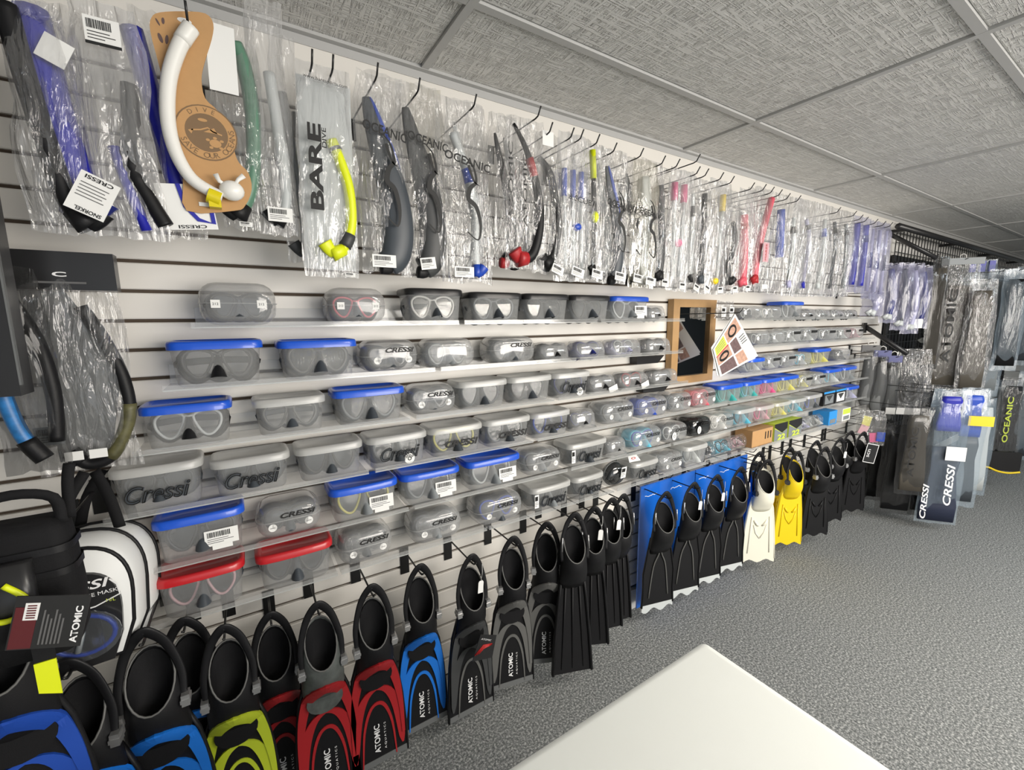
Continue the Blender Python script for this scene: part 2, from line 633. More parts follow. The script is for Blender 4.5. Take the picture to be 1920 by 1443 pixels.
tr.box(XL, XEND, -0.003, -0.0005, HC - 0.028, HC - 0.004)
struct(tr.build('trim_1', M_tee))

# ------------------------------------------------------------------ foreground table
tb = thing('display_table', 'white table with rounded edges in the foreground', 'table', (0.922, -0.893, 0))
TH = 0.75
tops = []
w_, d_ = 1.9, 1.3
for ins, z in ((0.012, TH - 0.035), (0.0, TH - 0.025), (0.0, TH - 0.012), (0.006, TH - 0.003), (0.018, TH)):
    tops.append(ring_z(rrect(w_ - 2 * ins, d_ - 2 * ins, 0.014, 5, cx=-w_ / 2, cy=-d_ / 2), z))
MB().rings(tops, cap0=True, cap1=True).build('table_top', M_table, tb)
for x, y in ((-0.12, -0.12), (-w_ + 0.12, -0.12), (-0.12, -d_ + 0.12), (-w_ + 0.12, -d_ + 0.12)):
    MB().rings([ring_z(rrect(0.05, 0.05, 0.008, 2, cx=x, cy=y), z) for z in (0, TH - 0.034)], cap0=True, cap1=True).build('leg', M_table, tb)

# ------------------------------------------------------------------ dive masks and their boxes
LENS = [(0.010, 0.020), (0.030, 0.033), (0.056, 0.033), (0.073, 0.018), (0.071, -0.008), (0.054, -0.031), (0.037, -0.034), (0.022, -0.016)]
SKIRT = [(0, 0.030), (0.030, 0.043), (0.062, 0.042), (0.082, 0.022), (0.081, -0.012), (0.060, -0.040), (0.038, -0.043), (0.024, -0.034), (0.014, -0.040), (0, -0.043)]


def lens_out(sx):
    pts = [(p.x * sx, 0, p.y) for p in spline([(a, b, 0) for a, b in LENS], 3, True)]
    return pts if sx > 0 else pts[::-1]


def mk_skirt(closed=True):
    half = [(p.x, p.y) for p in spline([(a, b, 0) for a, b in SKIRT], 2)]
    full = half + [(-x, z) for x, z in half[-2:0:-1]]
    mb = MB()
    rg = []
    for y, s in ((-0.004, 0.80), (-0.003, 0.93), (0.004, 1.0), (0.022, 1.02), (0.04, 1.07), (0.05, 1.12)):
        rg.append([(x * s, y, z * s) for x, z in full])
    if closed:
        rg.append([(x * 0.86, 0.046, z * 0.84) for x, z in full])
    mb.rings(rg, cap1=closed)
    # nose pocket
    nose = [[(0.010 * k * c, -0.004 - 0.020 * k * max(0, 0.6 - sn), z) for c, sn in [(math.cos(R(a)), math.sin(R(a))) for a in range(180, 361, 30)]] for k, z in ((0.5, 0.018), (0.9, 0.0), (1.5, -0.025), (1.8, -0.040))]
    mb.rings(nose, closed=False)
    return mb


def mk_frame():
    mb = MB()
    for s in (1, -1):
        mb.tube([Vector(p) + Vector((0, -0.007, 0)) for p in lens_out(s)], 0.0038, 6, closed=True)
    mb.tube([(-0.014, -0.007, 0.024), (0, -0.009, 0.021), (0.014, -0.007, 0.024)], 0.003, 6)
    return mb


def mk_lens():
    mb = MB()
    for s in (1, -1):
        pts = lens_out(s)
        mb.add([(p[0], -0.006, p[2]) for p in pts], [tuple(range(len(pts)))])
    return mb


def mk_strap():
    mb = MB()
    path = spline([(0.080, 0.004, 0.0), (0.088, 0.022, 0.004), (0.070, 0.046, 0.010), (0, 0.055, 0.014), (-0.070, 0.046, 0.010), (-0.088, 0.022, 0.004), (-0.080, 0.004, 0.0)], 4)
    mb.tube(path, 0.009, 8, flat=0.25, up=Vector((0, 1, 0.001)))
    return mb


def add_mask(parent, c, k, skirt, frame, lens=None, tilt=0.0, yaw=0.0, see=False):
    mk = put('mask', cached(('skirt', see), lambda: mk_skirt(not see)), skirt, parent, c, (tilt, 0, yaw), (k, k, k))
    put('frame', cached('frame', mk_frame), frame or skirt, mk)
    put('lens', cached('lens', mk_lens), lens or M_tintlens, mk)
    put('strap', cached('strap', mk_strap), skirt, mk)
    return mk


def sticker(parent, c, w_, h_, bars=True, rot=0.0, name='price_sticker', mat=None, double=True):
    """white paper label with printed bars, facing -y"""
    me = cached('sticker', lambda: MB().box(-0.5, 0.5, -0.0008, 0, -0.5, 0.5))
    s = put(name, me, mat or M_paper, parent, c, (0, rot, 0), (w_, 1, h_))
    if bars:
        def bm():
            mb = MB()
            r_ = random.Random(3)
            x = -0.42
            while x < 0.25:
                b = r_.choice((0.012, 0.02, 0.03))
                mb.box(x, x + b, -0.0013, -0.0008, 0.05, 0.38)
                x += b + r_.choice((0.012, 0.02))
            for k, (a, b) in enumerate(((-0.42, 0.2), (-0.42, 0.35), (-0.42, 0.05))):
                z = -0.06 - 0.12 * k
                mb.box(a, b, -0.0013, -0.0008, z - 0.03, z)
            return mb
        put('barcode', cached('barcode', bm), M_print, s)
    return s


def crinkle_film(w_, h_, d_, seed):
    """a pillow of crinkled film"""
    r_ = random.Random(seed)
    o = Vector((r_.random() * 50, r_.random() * 50, 0))
    mb = MB()
    nx, nz = 9, 7
    for sgn in (-1, 1):
        g = []
        for j in range(nz + 1):
            row = []
            for i in range(nx + 1):
                u, v = i / nx * 2 - 1, j / nz * 2 - 1
                th = d_ / 2 * ((1 - u * u) * (1 - v * v)) ** 0.35
                row.append((u * w_ / 2, sgn * th + 0.006 * noise.noise(Vector((u * 4, v * 4, sgn)) + o), v * h_ / 2))
            g.append(row)
        mb.rings(g if sgn < 0 else g[::-1], closed=False)
    return mb


SHELF_Z = [1.5405 - 0.151 * k for k in range(6)]
D_BOX = 0.115


def tub(label, x, z, w_, h_, lidmat, skirt, frame, ex='', lens=None, nudge=0.0, group=None):
    t = thing('mask_box', label, 'mask box', (x, -0.083 - nudge, z), (0, 0, rnd.uniform(-0.02, 0.02)), group)
    bh = h_ - 0.012
    bow = 0.006
    rg = [ring_z(rrect(w_ * 0.84, D_BOX * 0.80, 0.02, 3, bow), 0.001), ring_z(rrect(w_ * 0.88, D_BOX * 0.86, 0.022, 3, bow), 0.006),
          ring_z(rrect(w_ * 0.955, D_BOX * 0.95, 0.024, 3, bow), bh - 0.012), ring_z(rrect(w_ * 0.985, D_BOX * 0.985, 0.024, 3, bow), bh - 0.008), ring_z(rrect(w_ * 0.985, D_BOX * 0.985, 0.024, 3, bow), bh)]
    MB().rings(rg, cap0=True).build('tub', M_tub, t)
    W, D = w_ * 1.03, D_BOX * 1.05
    lr = [ring_z(rrect(W, D, 0.026, 3, bow), bh - 0.010), ring_z(rrect(W, D, 0.026, 3, bow), bh + 0.005),
          ring_z(rrect(W - 0.006, D - 0.006, 0.024, 3, bow), bh + 0.010), ring_z(rrect(W - 0.022, D - 0.022, 0.02, 3, bow), bh + 0.012),
          ring_z(rrect(W - 0.030, D - 0.030, 0.016, 3, bow), bh + 0.006)]
    MB().rings(lr, cap1=True).build('lid', lidmat, t)
    k = min(1.08, w_ / 0.195) * 0.98
    add_mask(t, (0, -0.018, 0.050 * h_ / 0.105), k, skirt, frame, lens, tilt=R(-10), see='O' in ex)
    yf = -D_BOX * 0.475 - 0.0045
    if 'P' in ex:
        crinkle_film(w_ * 0.80, h_ * 0.75, 0.085, zlib.crc32(label.encode()) % 999).build('inner_bag', M_film, t, loc=(0, 0, 0.045))
    tl = R(-4)
    if 'B' in ex:
        s = sticker(t, (w_ * 0.22, yf - 0.004, h_ * 0.42), 0.075, 0.042)
        s.rotation_euler = (tl, 0, 0)
        s2 = sticker(t, (w_ * 0.22, yf - 0.0036, h_ * 0.42 - 0.026), 0.045, 0.014, bars=False)
        s2.rotation_euler = (tl, 0, 0)
    if 'C' in ex:
        text('Cressi', t, (0.0, yf - 0.0062, h_ * 0.44), M_slate, height=0.042, width=0.126, shear=0.35, bold=0.03)
        text('Cressi', t, (0.0, yf - 0.0075, h_ * 0.44), M_print, height=0.044, width=0.130, shear=0.35, outline=0.020)
    if 'T' in ex:
        text('CRESSI', t, (w_ * 0.06, yf - 0.0066, h_ * 0.42), M_print, height=0.024, width=0.125, shear=0.25, bold=0.045)
    if 'R' in ex:
        MB().disc((0, 0, 0), 0.017, 0.017, 18).build('round_sticker', M_paper, t, loc=(w_ * 0.15, yf - 0.007, h_ * 0.2))
        text('O', t, (w_ * 0.15, yf - 0.0078, h_ * 0.2), M_redpr if skirt is not M_slate else M_print, height=0.013, bold=0.03)
    if 'H' in ex:       # folded white tag standing on the lid
        hg = MB().plate([(-0.035, 0), (0.040, -0.004), (0.030, 0.028), (-0.028, 0.030)][::-1], -0.001, 0.001).build('hang_tag', M_paper, t, loc=(-w_ * 0.3, yf + 0.03, bh + 0.012), rot=(R(-35), 0, 0))
        text('O', hg, (0.0, -0.0018, 0.014), M_redpr, height=0.011, width=0.03, bold=0.03)
    if 'E' in ex:       # paper label at the left end of the front
        sticker(t, (-w_ * 0.40, yf - 0.001, h_ * 0.48), 0.020, 0.055)
    return t


def shell(label, x, z, w_, h_, skirt, frame, ex='', smat=None, lens=None, nudge=0.0, group=None):
    """rounded clamshell case"""
    t = thing('mask_case', label, 'mask case', (x, -0.083 - nudge, z), (0, 0, rnd.uniform(-0.03, 0.03)), group)
    smat = smat or M_shell
    r = min(0.040, h_ * 0.38)

    def rr(s, y):
        return [(a, y, b + h_ / 2 + 0.001) for a, b in rrect((w_ - 0.008) * s, (h_ - 0.002) * s, r * s, 4)]
    y0, y1 = -D_BOX / 2, D_BOX / 2
    rg = [rr(0.55, y0 - 0.004), rr(0.78, y0), rr(0.92, y0 + 0.010), rr(0.985, y0 + 0.026), rr(1.0, y0 + 0.045), rr(1.0, y1 - 0.03), rr(0.94, y1 - 0.008), rr(0.82, y1)]
    mb = MB().rings(rg, cap0=True, cap1=True)
    mb.f = [tuple(reversed(f)) for f in mb.f]
    mb.build('shell', smat, t)
    # seam flange round the middle
    zs = h_ * 0.52
    a = rrect(w_ - 0.003, D_BOX + 0.001, 0.035, 4)
    b = rrect(w_ - 0.010, D_BOX - 0.012, 0.032, 4)
    MB().rings([ring_z(b, zs - 0.0008), ring_z(a, zs - 0.0008), ring_z(a, zs + 0.0008), ring_z(b, zs + 0.0008)]).build('seam_flange', M_acredge if smat is M_shell else smat, t)
    k = min(w_ / 0.195, h_ / 0.098) * 0.90
    add_mask(t, (0, -0.012, h_ * 0.47), k, skirt, frame, lens, tilt=R(-6))
    yf = y0 - 0.006
    if 'T' in ex:
        text('CRESSI', t, (w_ * 0.12, yf + 0.0005, h_ * 0.70), M_print, height=0.015, width=0.092, shear=0.25, bold=0.035)
    if 'K' in ex:       # black printed bar with the name
        MB().box(-0.04, 0.04, -0.001, 0, -0.008, 0.008).build('name_band', M_print, t, loc=(w_ * 0.08, yf, h_ * 0.70))
    if 'S' in ex:
        for sx in (-0.26, 0.27):
            MB().disc((0, 0, 0), 0.011, 0.011, 16).build('lens_sticker', M_paper, t, loc=(w_ * sx, yf + 0.002, h_ * 0.40))
            text('***', t, (w_ * sx, yf + 0.001, h_ * 0.40), M_greyprint, width=0.013, height=0.004)
    if 'Q' in ex:       # square lens notes
        for sx in (-0.27, 0.28):
            MB().box(-0.010, 0.010, -0.001, 0, -0.010, 0.010).build('lens_sticker', M_paper, t, loc=(w_ * sx, yf + 0.002, h_ * 0.50))
            text('212', t, (w_ * sx, yf + 0.0005, h_ * 0.50), M_print, width=0.013, height=0.006)
    if 'G' in ex:       # white oval hang tag
        MB().disc((0, 0, 0), 0.016, 0.020, 16).build('hang_tag', M_paper, t, loc=(-w_ * 0.2, yf - 0.003, h_ * 0.42))
        text('O', t, (-w_ * 0.2, yf - 0.004, h_ * 0.42), M_print, height=0.014)
    if 'P' in ex:
        crinkle_film(w_ * 0.80, h_ * 0.75, 0.09, zlib.crc32(label.encode()) % 999).build('inner_bag', M_film, t, loc=(0, 0, h_ * .47))
    return t


def wrapped(label, x, z, w_, h_, skirt, frame, ex='', nudge=0.0, group=None, lens=None):
    """low clear dome with a glossy film-wrapped mask"""
    t = thing('wrapped_mask', label, 'wrapped mask', (x, -0.083 - nudge, z), (0, 0, rnd.uniform(-0.05, 0.05)), group)
    rg = []
    for s, zz in ((0.96, 0.001), (1.0, 0.006), (1.0, h_ * 0.4), (0.93, h_ * 0.75), (0.78, h_ * 0.94), (0.4, h_)):
        rg.append(ring_z(rrect((w_ - 0.01) * s, D_BOX * 0.92 * s, 0.040 * s, 4), zz))
    MB().rings(rg, cap0=True, cap1=True).build('shell', M_shell, t)
    MB().rings([ring_z(rrect(w_ - 0.022, D_BOX * 0.84, 0.036, 4), 0.006), ring_z(rrect(w_ + 0.002, D_BOX, 0.042, 4), 0.006), ring_z(rrect(w_ + 0.002, D_BOX, 0.042, 4), 0.0015), ring_z(rrect(w_ - 0.022, D_BOX * 0.84, 0.036, 4), 0.0015)]).build('rim_flange', M_acredge, t)
    k = min(w_ / 0.20, h_ / 0.082) * 0.92
    add_mask(t, (0, -0.015, h_ * 0.50), k, skirt, frame, lens or M_lensdk, tilt=R(-20))
    crinkle_film(w_ * 0.84, h_ * 0.80, 0.085, zlib.crc32(label.encode()) % 999).build('inner_bag', M_film, t, loc=(0, 0, h_ * .48))
    if 'S' in ex:
        s = sticker(t, (w_ * 0.22, -D_BOX / 2 - 0.004, 0.014), 0.05, 0.026, bars=False, rot=-0.3)
    return t


BK, GY, NV, SL = M_black, M_greysil, M_navy, M_slate
ROWS = {
    0: [('S', 368, 529, 612, 0.112, SL, M_dkgrey, 'Q', 'clear rounded case with charcoal mask'),
        ('S', 611, 733, 610, 0.108, SL, M_redsil, 'Q', 'clear rounded case with red and white framed mask'),
        ('T', 763, 873, 610, 0.112, M_blacklid, SL, M_whitep, 'O', 'black-lidded tub with white-framed mask'),
        ('T', 883, 983, 610, 0.106, M_blacklid, SL, M_greysil, '', 'black-lidded tub with grey-framed mask'),
        ('T', 984, 1071, 604, 0.106, M_blacklid, SL, M_dkgrey, '', 'black-lidded tub with dark mask'),
        ('T', 1071, 1147, 604, 0.106, M_blacklid, SL, M_dkgrey, '', 'black-lidded tub with slate mask'),
        ('T', 1147, 1219, 603, 0.106, M_blue, GY, M_palesil, 'B', 'blue-lidded tub with barcode sticker'),
        ('W', 1217, 1257, 593, 0.070, BK, BK, '', 'film-wrapped black mask left of the mirror'),
        ('S', 1392, 1430, 598, 0.075, SL, M_palesil, '', 'small clear case with dark mask'),
        ('S', 1432, 1469, 598, 0.075, M_palesil, M_whitep, '', 'small clear case with pale mask'),
        ('T', 1469, 1507, 599, 0.105, M_blue, GY, M_palesil, '', 'blue-lidded tub with grey mask'),
        ('W', 1508, 1535, 597, 0.065, BK, BK, '', 'film-wrapped black mask'),
        ('W', 1536, 1562, 597, 0.062, GY, M_palesil, '', 'film-wrapped grey goggles'),
        ('W', 1563, 1590, 597, 0.062, SL, M_palesil, '', 'film-wrapped slate goggles'),
        ('W', 1591, 1612, 597, 0.062, BK, M_palesil, '', 'film-wrapped dark goggles')],
    1: [('T', 315, 502, 724, 0.116, M_blue, BK, M_dkgrey, 'O', 'blue-lidded tub with black two-lens mask'),
        ('T', 523, 676, 708, 0.110, M_blue, SL, M_midgrey, 'P', 'blue-lidded tub with film-wrapped mask'),
        ('S', 677, 792, 695, 0.102, SL, M_dkgrey, 'TS', 'clear lettered case with dark mask'),
        ('S', 794, 898, 685, 0.100, GY, M_palesil, 'P', 'plain clear case with grey crinkled mask'),
        ('S', 919, 1010, 678, 0.100, SL, M_midgrey, 'TP', 'clear lettered case with slate crinkled mask'),
        ('W', 1012, 1077, 671, 0.072, BK, BK, '', 'film-wrapped glossy black mask'),
        ('W', 1081, 1144, 666, 0.072, NV, NV, '', 'film-wrapped navy mask'),
        ('W', 1147, 1212, 662, 0.072, M_lav, M_palesil, '', 'film-wrapped lavender mask'),
        ('W', 1214, 1266, 660, 0.072, BK, BK, '', 'film-wrapped black mask beside the mirror'),
        ('S', 1416, 1445, 650, 0.085, GY, M_palesil, '', 'clear case with grey mask right of the leaflet'),
        ('S', 1447, 1472, 649, 0.085, M_palesil, M_greysil, '', 'clear case with grey-rimmed mask'),
        ('S', 1474, 1503, 648, 0.095, M_palesil, M_palesil, 'K', 'clear case with black name band'),
        ('S', 1505, 1535, 647, 0.100, M_palesil, GY, 'K', 'taller clear case with black name band'),
        ('S', 1537, 1572, 645, 0.090, GY, M_palesil, 'K', 'clear case with grey mask and black band'),
        ('S', 1573, 1596, 644, 0.090, M_palesil, M_palesil, 'K', 'clear case with colourless mask'),
        ('S', 1597, 1620, 642, 0.090, M_rose, M_rose, 'K', 'clear case with rosy mask')],
    2: [('T', 261, 443, 828, 0.112, M_blue, BK, M_palesil, 'O', 'blue-lidded tub with silver-rimmed mask'),
        ('T', 476, 617, 807, 0.104, M_tublid, SL, M_midgrey, 'O', 'milky-lidded tub with grey two-lens mask'),
        ('T', 627, 765, 791, 0.108, M_blue, SL, M_greysil, 'P', 'blue-lidded tub with crinkled grey mask'),
        ('S', 767, 863, 779, 0.100, SL, M_greysil, 'TS', 'clear lettered case with grey-rimmed mask'),
        ('T', 860, 955, 764, 0.102, M_tublid, SL, SL, '', 'milky-lidded tub with slate mask'),
        ('T', 955, 1038, 760, 0.102, M_tublid, SL, M_dkgrey, 'P', 'milky-lidded tub with crinkled slate mask'),
        ('T', 1038, 1109, 744, 0.102, M_tublid, SL, NV, 'CR', 'milky-lidded script tub with round white tag'),
        ('W', 1108, 1164, 728, 0.074, BK, BK, 'S', 'film-wrapped black mask with white tag'),
        ('W', 1166, 1224, 720, 0.072, BK, M_finred, 'S', 'film-wrapped black mask with red frame'),
        ('W', 1225, 1279, 715, 0.072, BK, BK, '', 'film-wrapped black mask under the mirror corner'),
        ('T', 1405, 1435, 690, 0.085, M_blue, M_palesil, GY, '', 'small blue-lidded tub behind the leaflet'),
        ('S', 1437, 1465, 688, 0.095, M_palesil, GY, 'K', 'clear case with pale mask and black band'),
        ('S', 1466, 1494, 686, 0.095, GY, M_palesil, 'K', 'clear case with light grey mask and black band'),
        ('S', 1496, 1524, 684, 0.090, M_palesil, M_aqua, '', 'clear case with aqua-rimmed mask'),
        ('T', 1525, 1559, 684, 0.105, M_blue, M_yelsil, M_yelsil, '', 'blue-lidded tub with pale yellow mask'),
        ('S', 1562, 1602, 681, 0.090, SL, M_dkgrey, '', 'clear case with dark goggles')],
    3: [('T', 206, 391, 960, 0.118, M_tublid, SL, SL, 'C', 'milky-lidded script tub with slate mask'),
        ('T', 395, 551, 916, 0.104, M_tublid, SL, SL, 'C', 'milky-lidded script tub with dark mask'),
        ('T', 556, 687, 895, 0.104, M_tublid, SL, M_dkgrey, '', 'milky-lidded plain tub with dark mask'),
        ('T', 689, 806, 870, 0.104, M_tublid, SL, M_greysil, 'CR', 'milky-lidded script tub with red-centred sticker'),
        ('T', 806, 909, 852, 0.104, M_tublid, SL, M_yelsil, 'T', 'milky-lidded lettered tub with yellow-rimmed mask'),
        ('T', 910, 998, 834, 0.104, M_tublid, SL, M_greysil, 'T', 'milky-lidded lettered tub with grey-rimmed mask'),
        ('T', 998, 1072, 820, 0.104, M_tublid, SL, M_sblue, 'T', 'milky-lidded lettered tub with blue-rimmed mask'),
        ('W', 1073, 1126, 803, 0.085, BK, NV, '', 'film-wrapped black and navy mask'),
        ('S', 1128, 1195, 786, 0.098, GY, M_midgrey, 'TS', 'clear lettered case with grey mask'),
        ('S', 1196, 1256, 780, 0.098, M_sblue, M_sblue, 'TS', 'clear lettered case with blue mask'),
        ('S', 1257, 1300, 775, 0.098, GY, M_greysil, 'TS', 'clear lettered case with grey goggles'),
        ('S', 1301, 1347, 764, 0.100, M_redsil, M_redsil, 'TS', 'clear lettered case with coral red mask'),
        ('T', 1348, 1393, 756, 0.104, M_blue, M_teal, M_teal, '', 'blue-lidded tub with teal mask'),
        ('T', 1394, 1429, 748, 0.104, M_blue, M_teal, M_aqua, '', 'blue-lidded tub with teal and aqua mask'),
        ('T', 1430, 1462, 742, 0.104, M_blue, M_pink, M_pink, '', 'blue-lidded tub with pink mask'),
        ('T', 1463, 1497, 735, 0.104, M_blue, M_yelsil, M_yelsil, '', 'blue-lidded tub with yellow mask'),
        ('S', 1499, 1525, 728, 0.095, M_yelsil, M_palesil, 'K', 'clear case with straw-coloured mask'),
        ('S', 1526, 1548, 724, 0.095, M_palesil, GY, 'K', 'clear case with colourless mask'),
        ('T', 1549, 1577, 720, 0.105, M_blue, M_palesil, M_aqua, '', 'blue-lidded tub with pale aqua mask'),
        ('T', 1579, 1606, 716, 0.105, M_blue, GY, M_palesil, '', 'blue-lidded tub with light grey mask')],
    4: [('T', 286, 469, 1045, 0.122, M_blue, SL, SL, 'B', 'blue-lidded tub with large barcode sticker'),
        ('S', 476, 611, 992, 0.100, SL, M_dkgrey, 'TS', 'clear lettered case with dark mask'),
        ('T', 619, 752, 965, 0.112, M_blue, GY, M_yelsil, 'B', 'blue-lidded tub with yellow-framed mask'),
        ('T', 754, 867, 937, 0.112, M_blue, GY, M_greysil, 'B', 'blue-lidded tub with grey mask and barcode sticker'),
        ('T', 873, 981, 908, 0.112, M_blue, GY, M_palesil, 'B', 'blue-lidded tub with pale mask and barcode sticker'),
        ('S', 983, 1058, 888, 0.102, GY, M_dkgrey, 'TS', 'clear lettered case with grey mask'),
        ('T', 1064, 1140, 870, 0.102, M_tublid, SL, SL, 'CE', 'milky-lidded script tub with paper end label'),
        ('W', 1140, 1183, 849, 0.080, BK, BK, '', 'film-wrapped black mask'),
        ('S', 1184, 1246, 837, 0.102, M_aqua, M_sblue, 'TS', 'clear lettered case with pale blue mask'),
        ('S', 1247, 1293, 818, 0.095, SL, M_palesil, 'TG', 'clear lettered case with white oval tag'),
        ('S', 1294, 1337, 813, 0.100, BK, BK, 'TG', 'smoked lettered case with white oval tag'),
        ('S', 1339, 1379, 805, 0.095, M_whitep, M_whitep, 'T', 'clear lettered case with white mask'),
        ('T', 1381, 1417, 796, 0.100, M_tublid, M_aqua, M_slate, '', 'milky-lidded tub with dusty blue goggles'),
        ('T', 1419, 1451, 788, 0.095, M_tublid, M_rose, M_pink, '', 'milky-lidded tub with rosy goggles'),
        ('T', 1453, 1482, 779, 0.095, M_tublid, M_yelsil, M_yelsil, '', 'milky-lidded tub with yellow goggles'),
        ('T', 1484, 1511, 773, 0.095, M_tublid, M_aqua, M_palesil, '', 'milky-lidded tub with pale blue goggles'),
        ('T', 1512, 1541, 766, 0.100, M_tublid, M_slate, M_sblue, '', 'milky-lidded tub with slate blue goggles'),
        ('K', 1544, 1565, 763, 0.100, 'black', 'grey', '', 'black blue-edged box with grey window'),
        ('K', 1566, 1585, 761, 0.100, 'black', 'white', '', 'black blue-edged box with white window'),
        ('T', 1586, 1608, 758, 0.104, M_blue, M_lav, M_palesil, '', 'blue-lidded tub with lavender mask')],
    5: [('T', 291, 470, 1145, 0.118, M_red, SL, M_rose, '', 'red-lidded tub with dark pink-trimmed mask'),
        ('T', 481, 632, 1092, 0.112, M_red, SL, M_dkgrey, '', 'red-lidded tub with black mask'),
        ('S', 633, 744, 1049, 0.110, SL, M_midgrey, 'TSP', 'clear lettered case with crinkled dark mask'),
        ('S', 770, 873, 1013, 0.108, GY, M_greysil, 'TSP', 'clear lettered case with crinkled pale mask'),
        ('S', 892, 986, 972, 0.106, M_slate, M_sblue, 'TS', 'clear lettered case with bluish mask'),
        ('T', 996, 1073, 950, 0.102, M_tublid, GY, SL, 'CE', 'milky-lidded script tub with angled end label'),
        ('T', 1075, 1134, 926, 0.102, M_tublid, SL, SL, 'C', 'milky-lidded script tub with dark mask'),
        ('D', 1144, 1184, 912, 0.11, None, None, '', 'round dark pouch with white barcode tag'),
        ('T', 1186, 1236, 888, 0.098, M_tublid, M_slate, SL, 'CH', 'milky-lidded script tub with white tag on top'),
        ('S', 1238, 1284, 879, 0.098, GY, M_greysil, 'TSP', 'clear lettered case with grey crinkled mask'),
        ('T', 1285, 1327, 871, 0.110, M_tublid, M_palesil, M_greysil, '', 'milky-lidded tub with pale grey mask'),
        ('G', 1328, 1350, 860, 0.085, M_slate, M_slate, '', 'dark green goggles pack'),
        ('G', 1352, 1383, 852, 0.085, M_aqua, M_dkgrey, '', 'aqua swim goggles pack'),
        ('G', 1385, 1408, 845, 0.085, M_rose, M_brown, '', 'rosy grey goggles pack'),
        ('K', 1409, 1450, 833, 0.105, 'kraft', None, '', 'plain kraft cardboard box with slot vents'),
        ('K', 1452, 1476, 824, 0.110, 'lime', None, '', 'lime and black box next to the kraft one'),
        ('K', 1479, 1503, 816, 0.110, 'lime', None, '', 'lime and black box next to pale goggles'),
        ('G', 1506, 1527, 810, 0.085, M_lav, M_palesil, '', 'pale lilac goggles pack'),
        ('G', 1529, 1551, 804, 0.085, M_palesil, M_greysil, '', 'colourless goggles pack'),
        ('K', 1554, 1569, 797, 0.100, 'blue', None, '', 'bright blue goggle box'),
        ('K', 1579, 1594, 792, 0.095, 'green', None, '', 'pale box with lime front')],
}
ORD = ['zeroth', 'first', 'second', 'third', 'fourth', 'fifth', 'sixth', 'seventh', 'eighth', 'ninth', 'tenth', 'eleventh', 'twelfth', 'thirteenth', 'fourteenth', 'fifteenth', 'sixteenth', 'seventeenth', 'eighteenth', 'nineteenth', 'twentieth']
ROWN = ['top', 'second', 'third', 'fourth', 'fifth', 'bottom']


def carton(label, x, z, w_, h_, style, win):
    t = thing('goggle_box', label, 'box', (x, -0.083, z), (0, 0, 0))
    d = 0.105
    body = {'black': M_blacklid, 'kraft': M_kraft, 'lime': M_limeprint, 'blue': M_bluepr, 'green': M_paper}[style]
    MB().box(-w_ / 2, w_ / 2, -d / 2, d / 2, 0.0005, h_).build('carton', body, t)
    yf = -d / 2
    if style == 'kraft':
        for k in range(3):
            MB().box(0, 0.010, -0.001, 0, 0, 0.045).build('slot', M_print, t, loc=(w_ * (0.12 + 0.13 * k), yf, h_ * 0.35))
        for sg in (-1, 1):
            MB().box(-w_ / 2, w_ / 2, -0.0012, 0, -0.0015, 0.0015).build('flap_edge', M_kraftdk, t, loc=(0, yf, h_ * 0.5 + sg * h_ * 0.485))
    elif style == 'lime':
        MB().plate([(-w_ / 2, h_), (w_ / 2, h_), (w_ / 2, h_ * .62), (w_ * .1, h_ * .42), (-w_ / 2, h_ * .8)], yf - 0.0012, yf).build('black_panel', M_blacklid, t)
        MB().plate([(-w_ / 2, h_ * .75), (w_ * .1, h_ * .40), (w_ / 2, h_ * .6), (w_ / 2, h_ * .02), (-w_ / 2, h_ * .02)], yf - 0.0010, yf).build('grey_panel', M_greysil, t)
        text('22', t, (w_ * 0.05, yf - 0.002, h_ * 0.2), M_limeprint, height=0.035, width=w_ * 0.6, bold=0.04)
    elif style == 'black':
        MB().box(-w_ * .38, w_ * .38, yf - 0.001, yf, h_ * .12, h_ * .75).build('window', M_greysil if win == 'grey' else M_paper, t)
        MB().box(-w_ / 2, w_ / 2, yf - 0.001, yf, h_ * .86, h_ * .99).build('blue_edge', M_bluepr, t)
        MB().plate([(-w_ * .3, h_ * .7), (w_ * .3, h_ * .7), (0, h_ * .3)], yf - 0.002, yf - 0.001).build('goggle_print', M_dkgrey, t)
    else:
        MB().box(-w_ * .45, w_ * .45, yf - 0.001, yf, h_ * .55, h_ * .95).build('front_panel', M_bluepr if style == 'blue' else M_limeprint, t)
        MB().box(-w_ * .35, w_ * .35, yf - 0.001, yf, h_ * .1, h_ * .4).build('window', M_greysil, t)
    return t


def goggle_pack(label, x, z, w_, h_, skirt, frame):
    t = thing('goggle_pack', label, 'goggles', (x, -0.088, z), (0, 0, 0))
    add_mask(t, (0, 0, h_ * 0.5), min(1, w_ / 0.17) * 0.85, skirt, frame, M_tintlens, tilt=R(-25))
    crinkle_film(w_ * 0.95, h_ * 1.0, 0.09, int(x * 977)).build('bag', M_film, t, loc=(0, 0, h_ * 0.5))
    return t


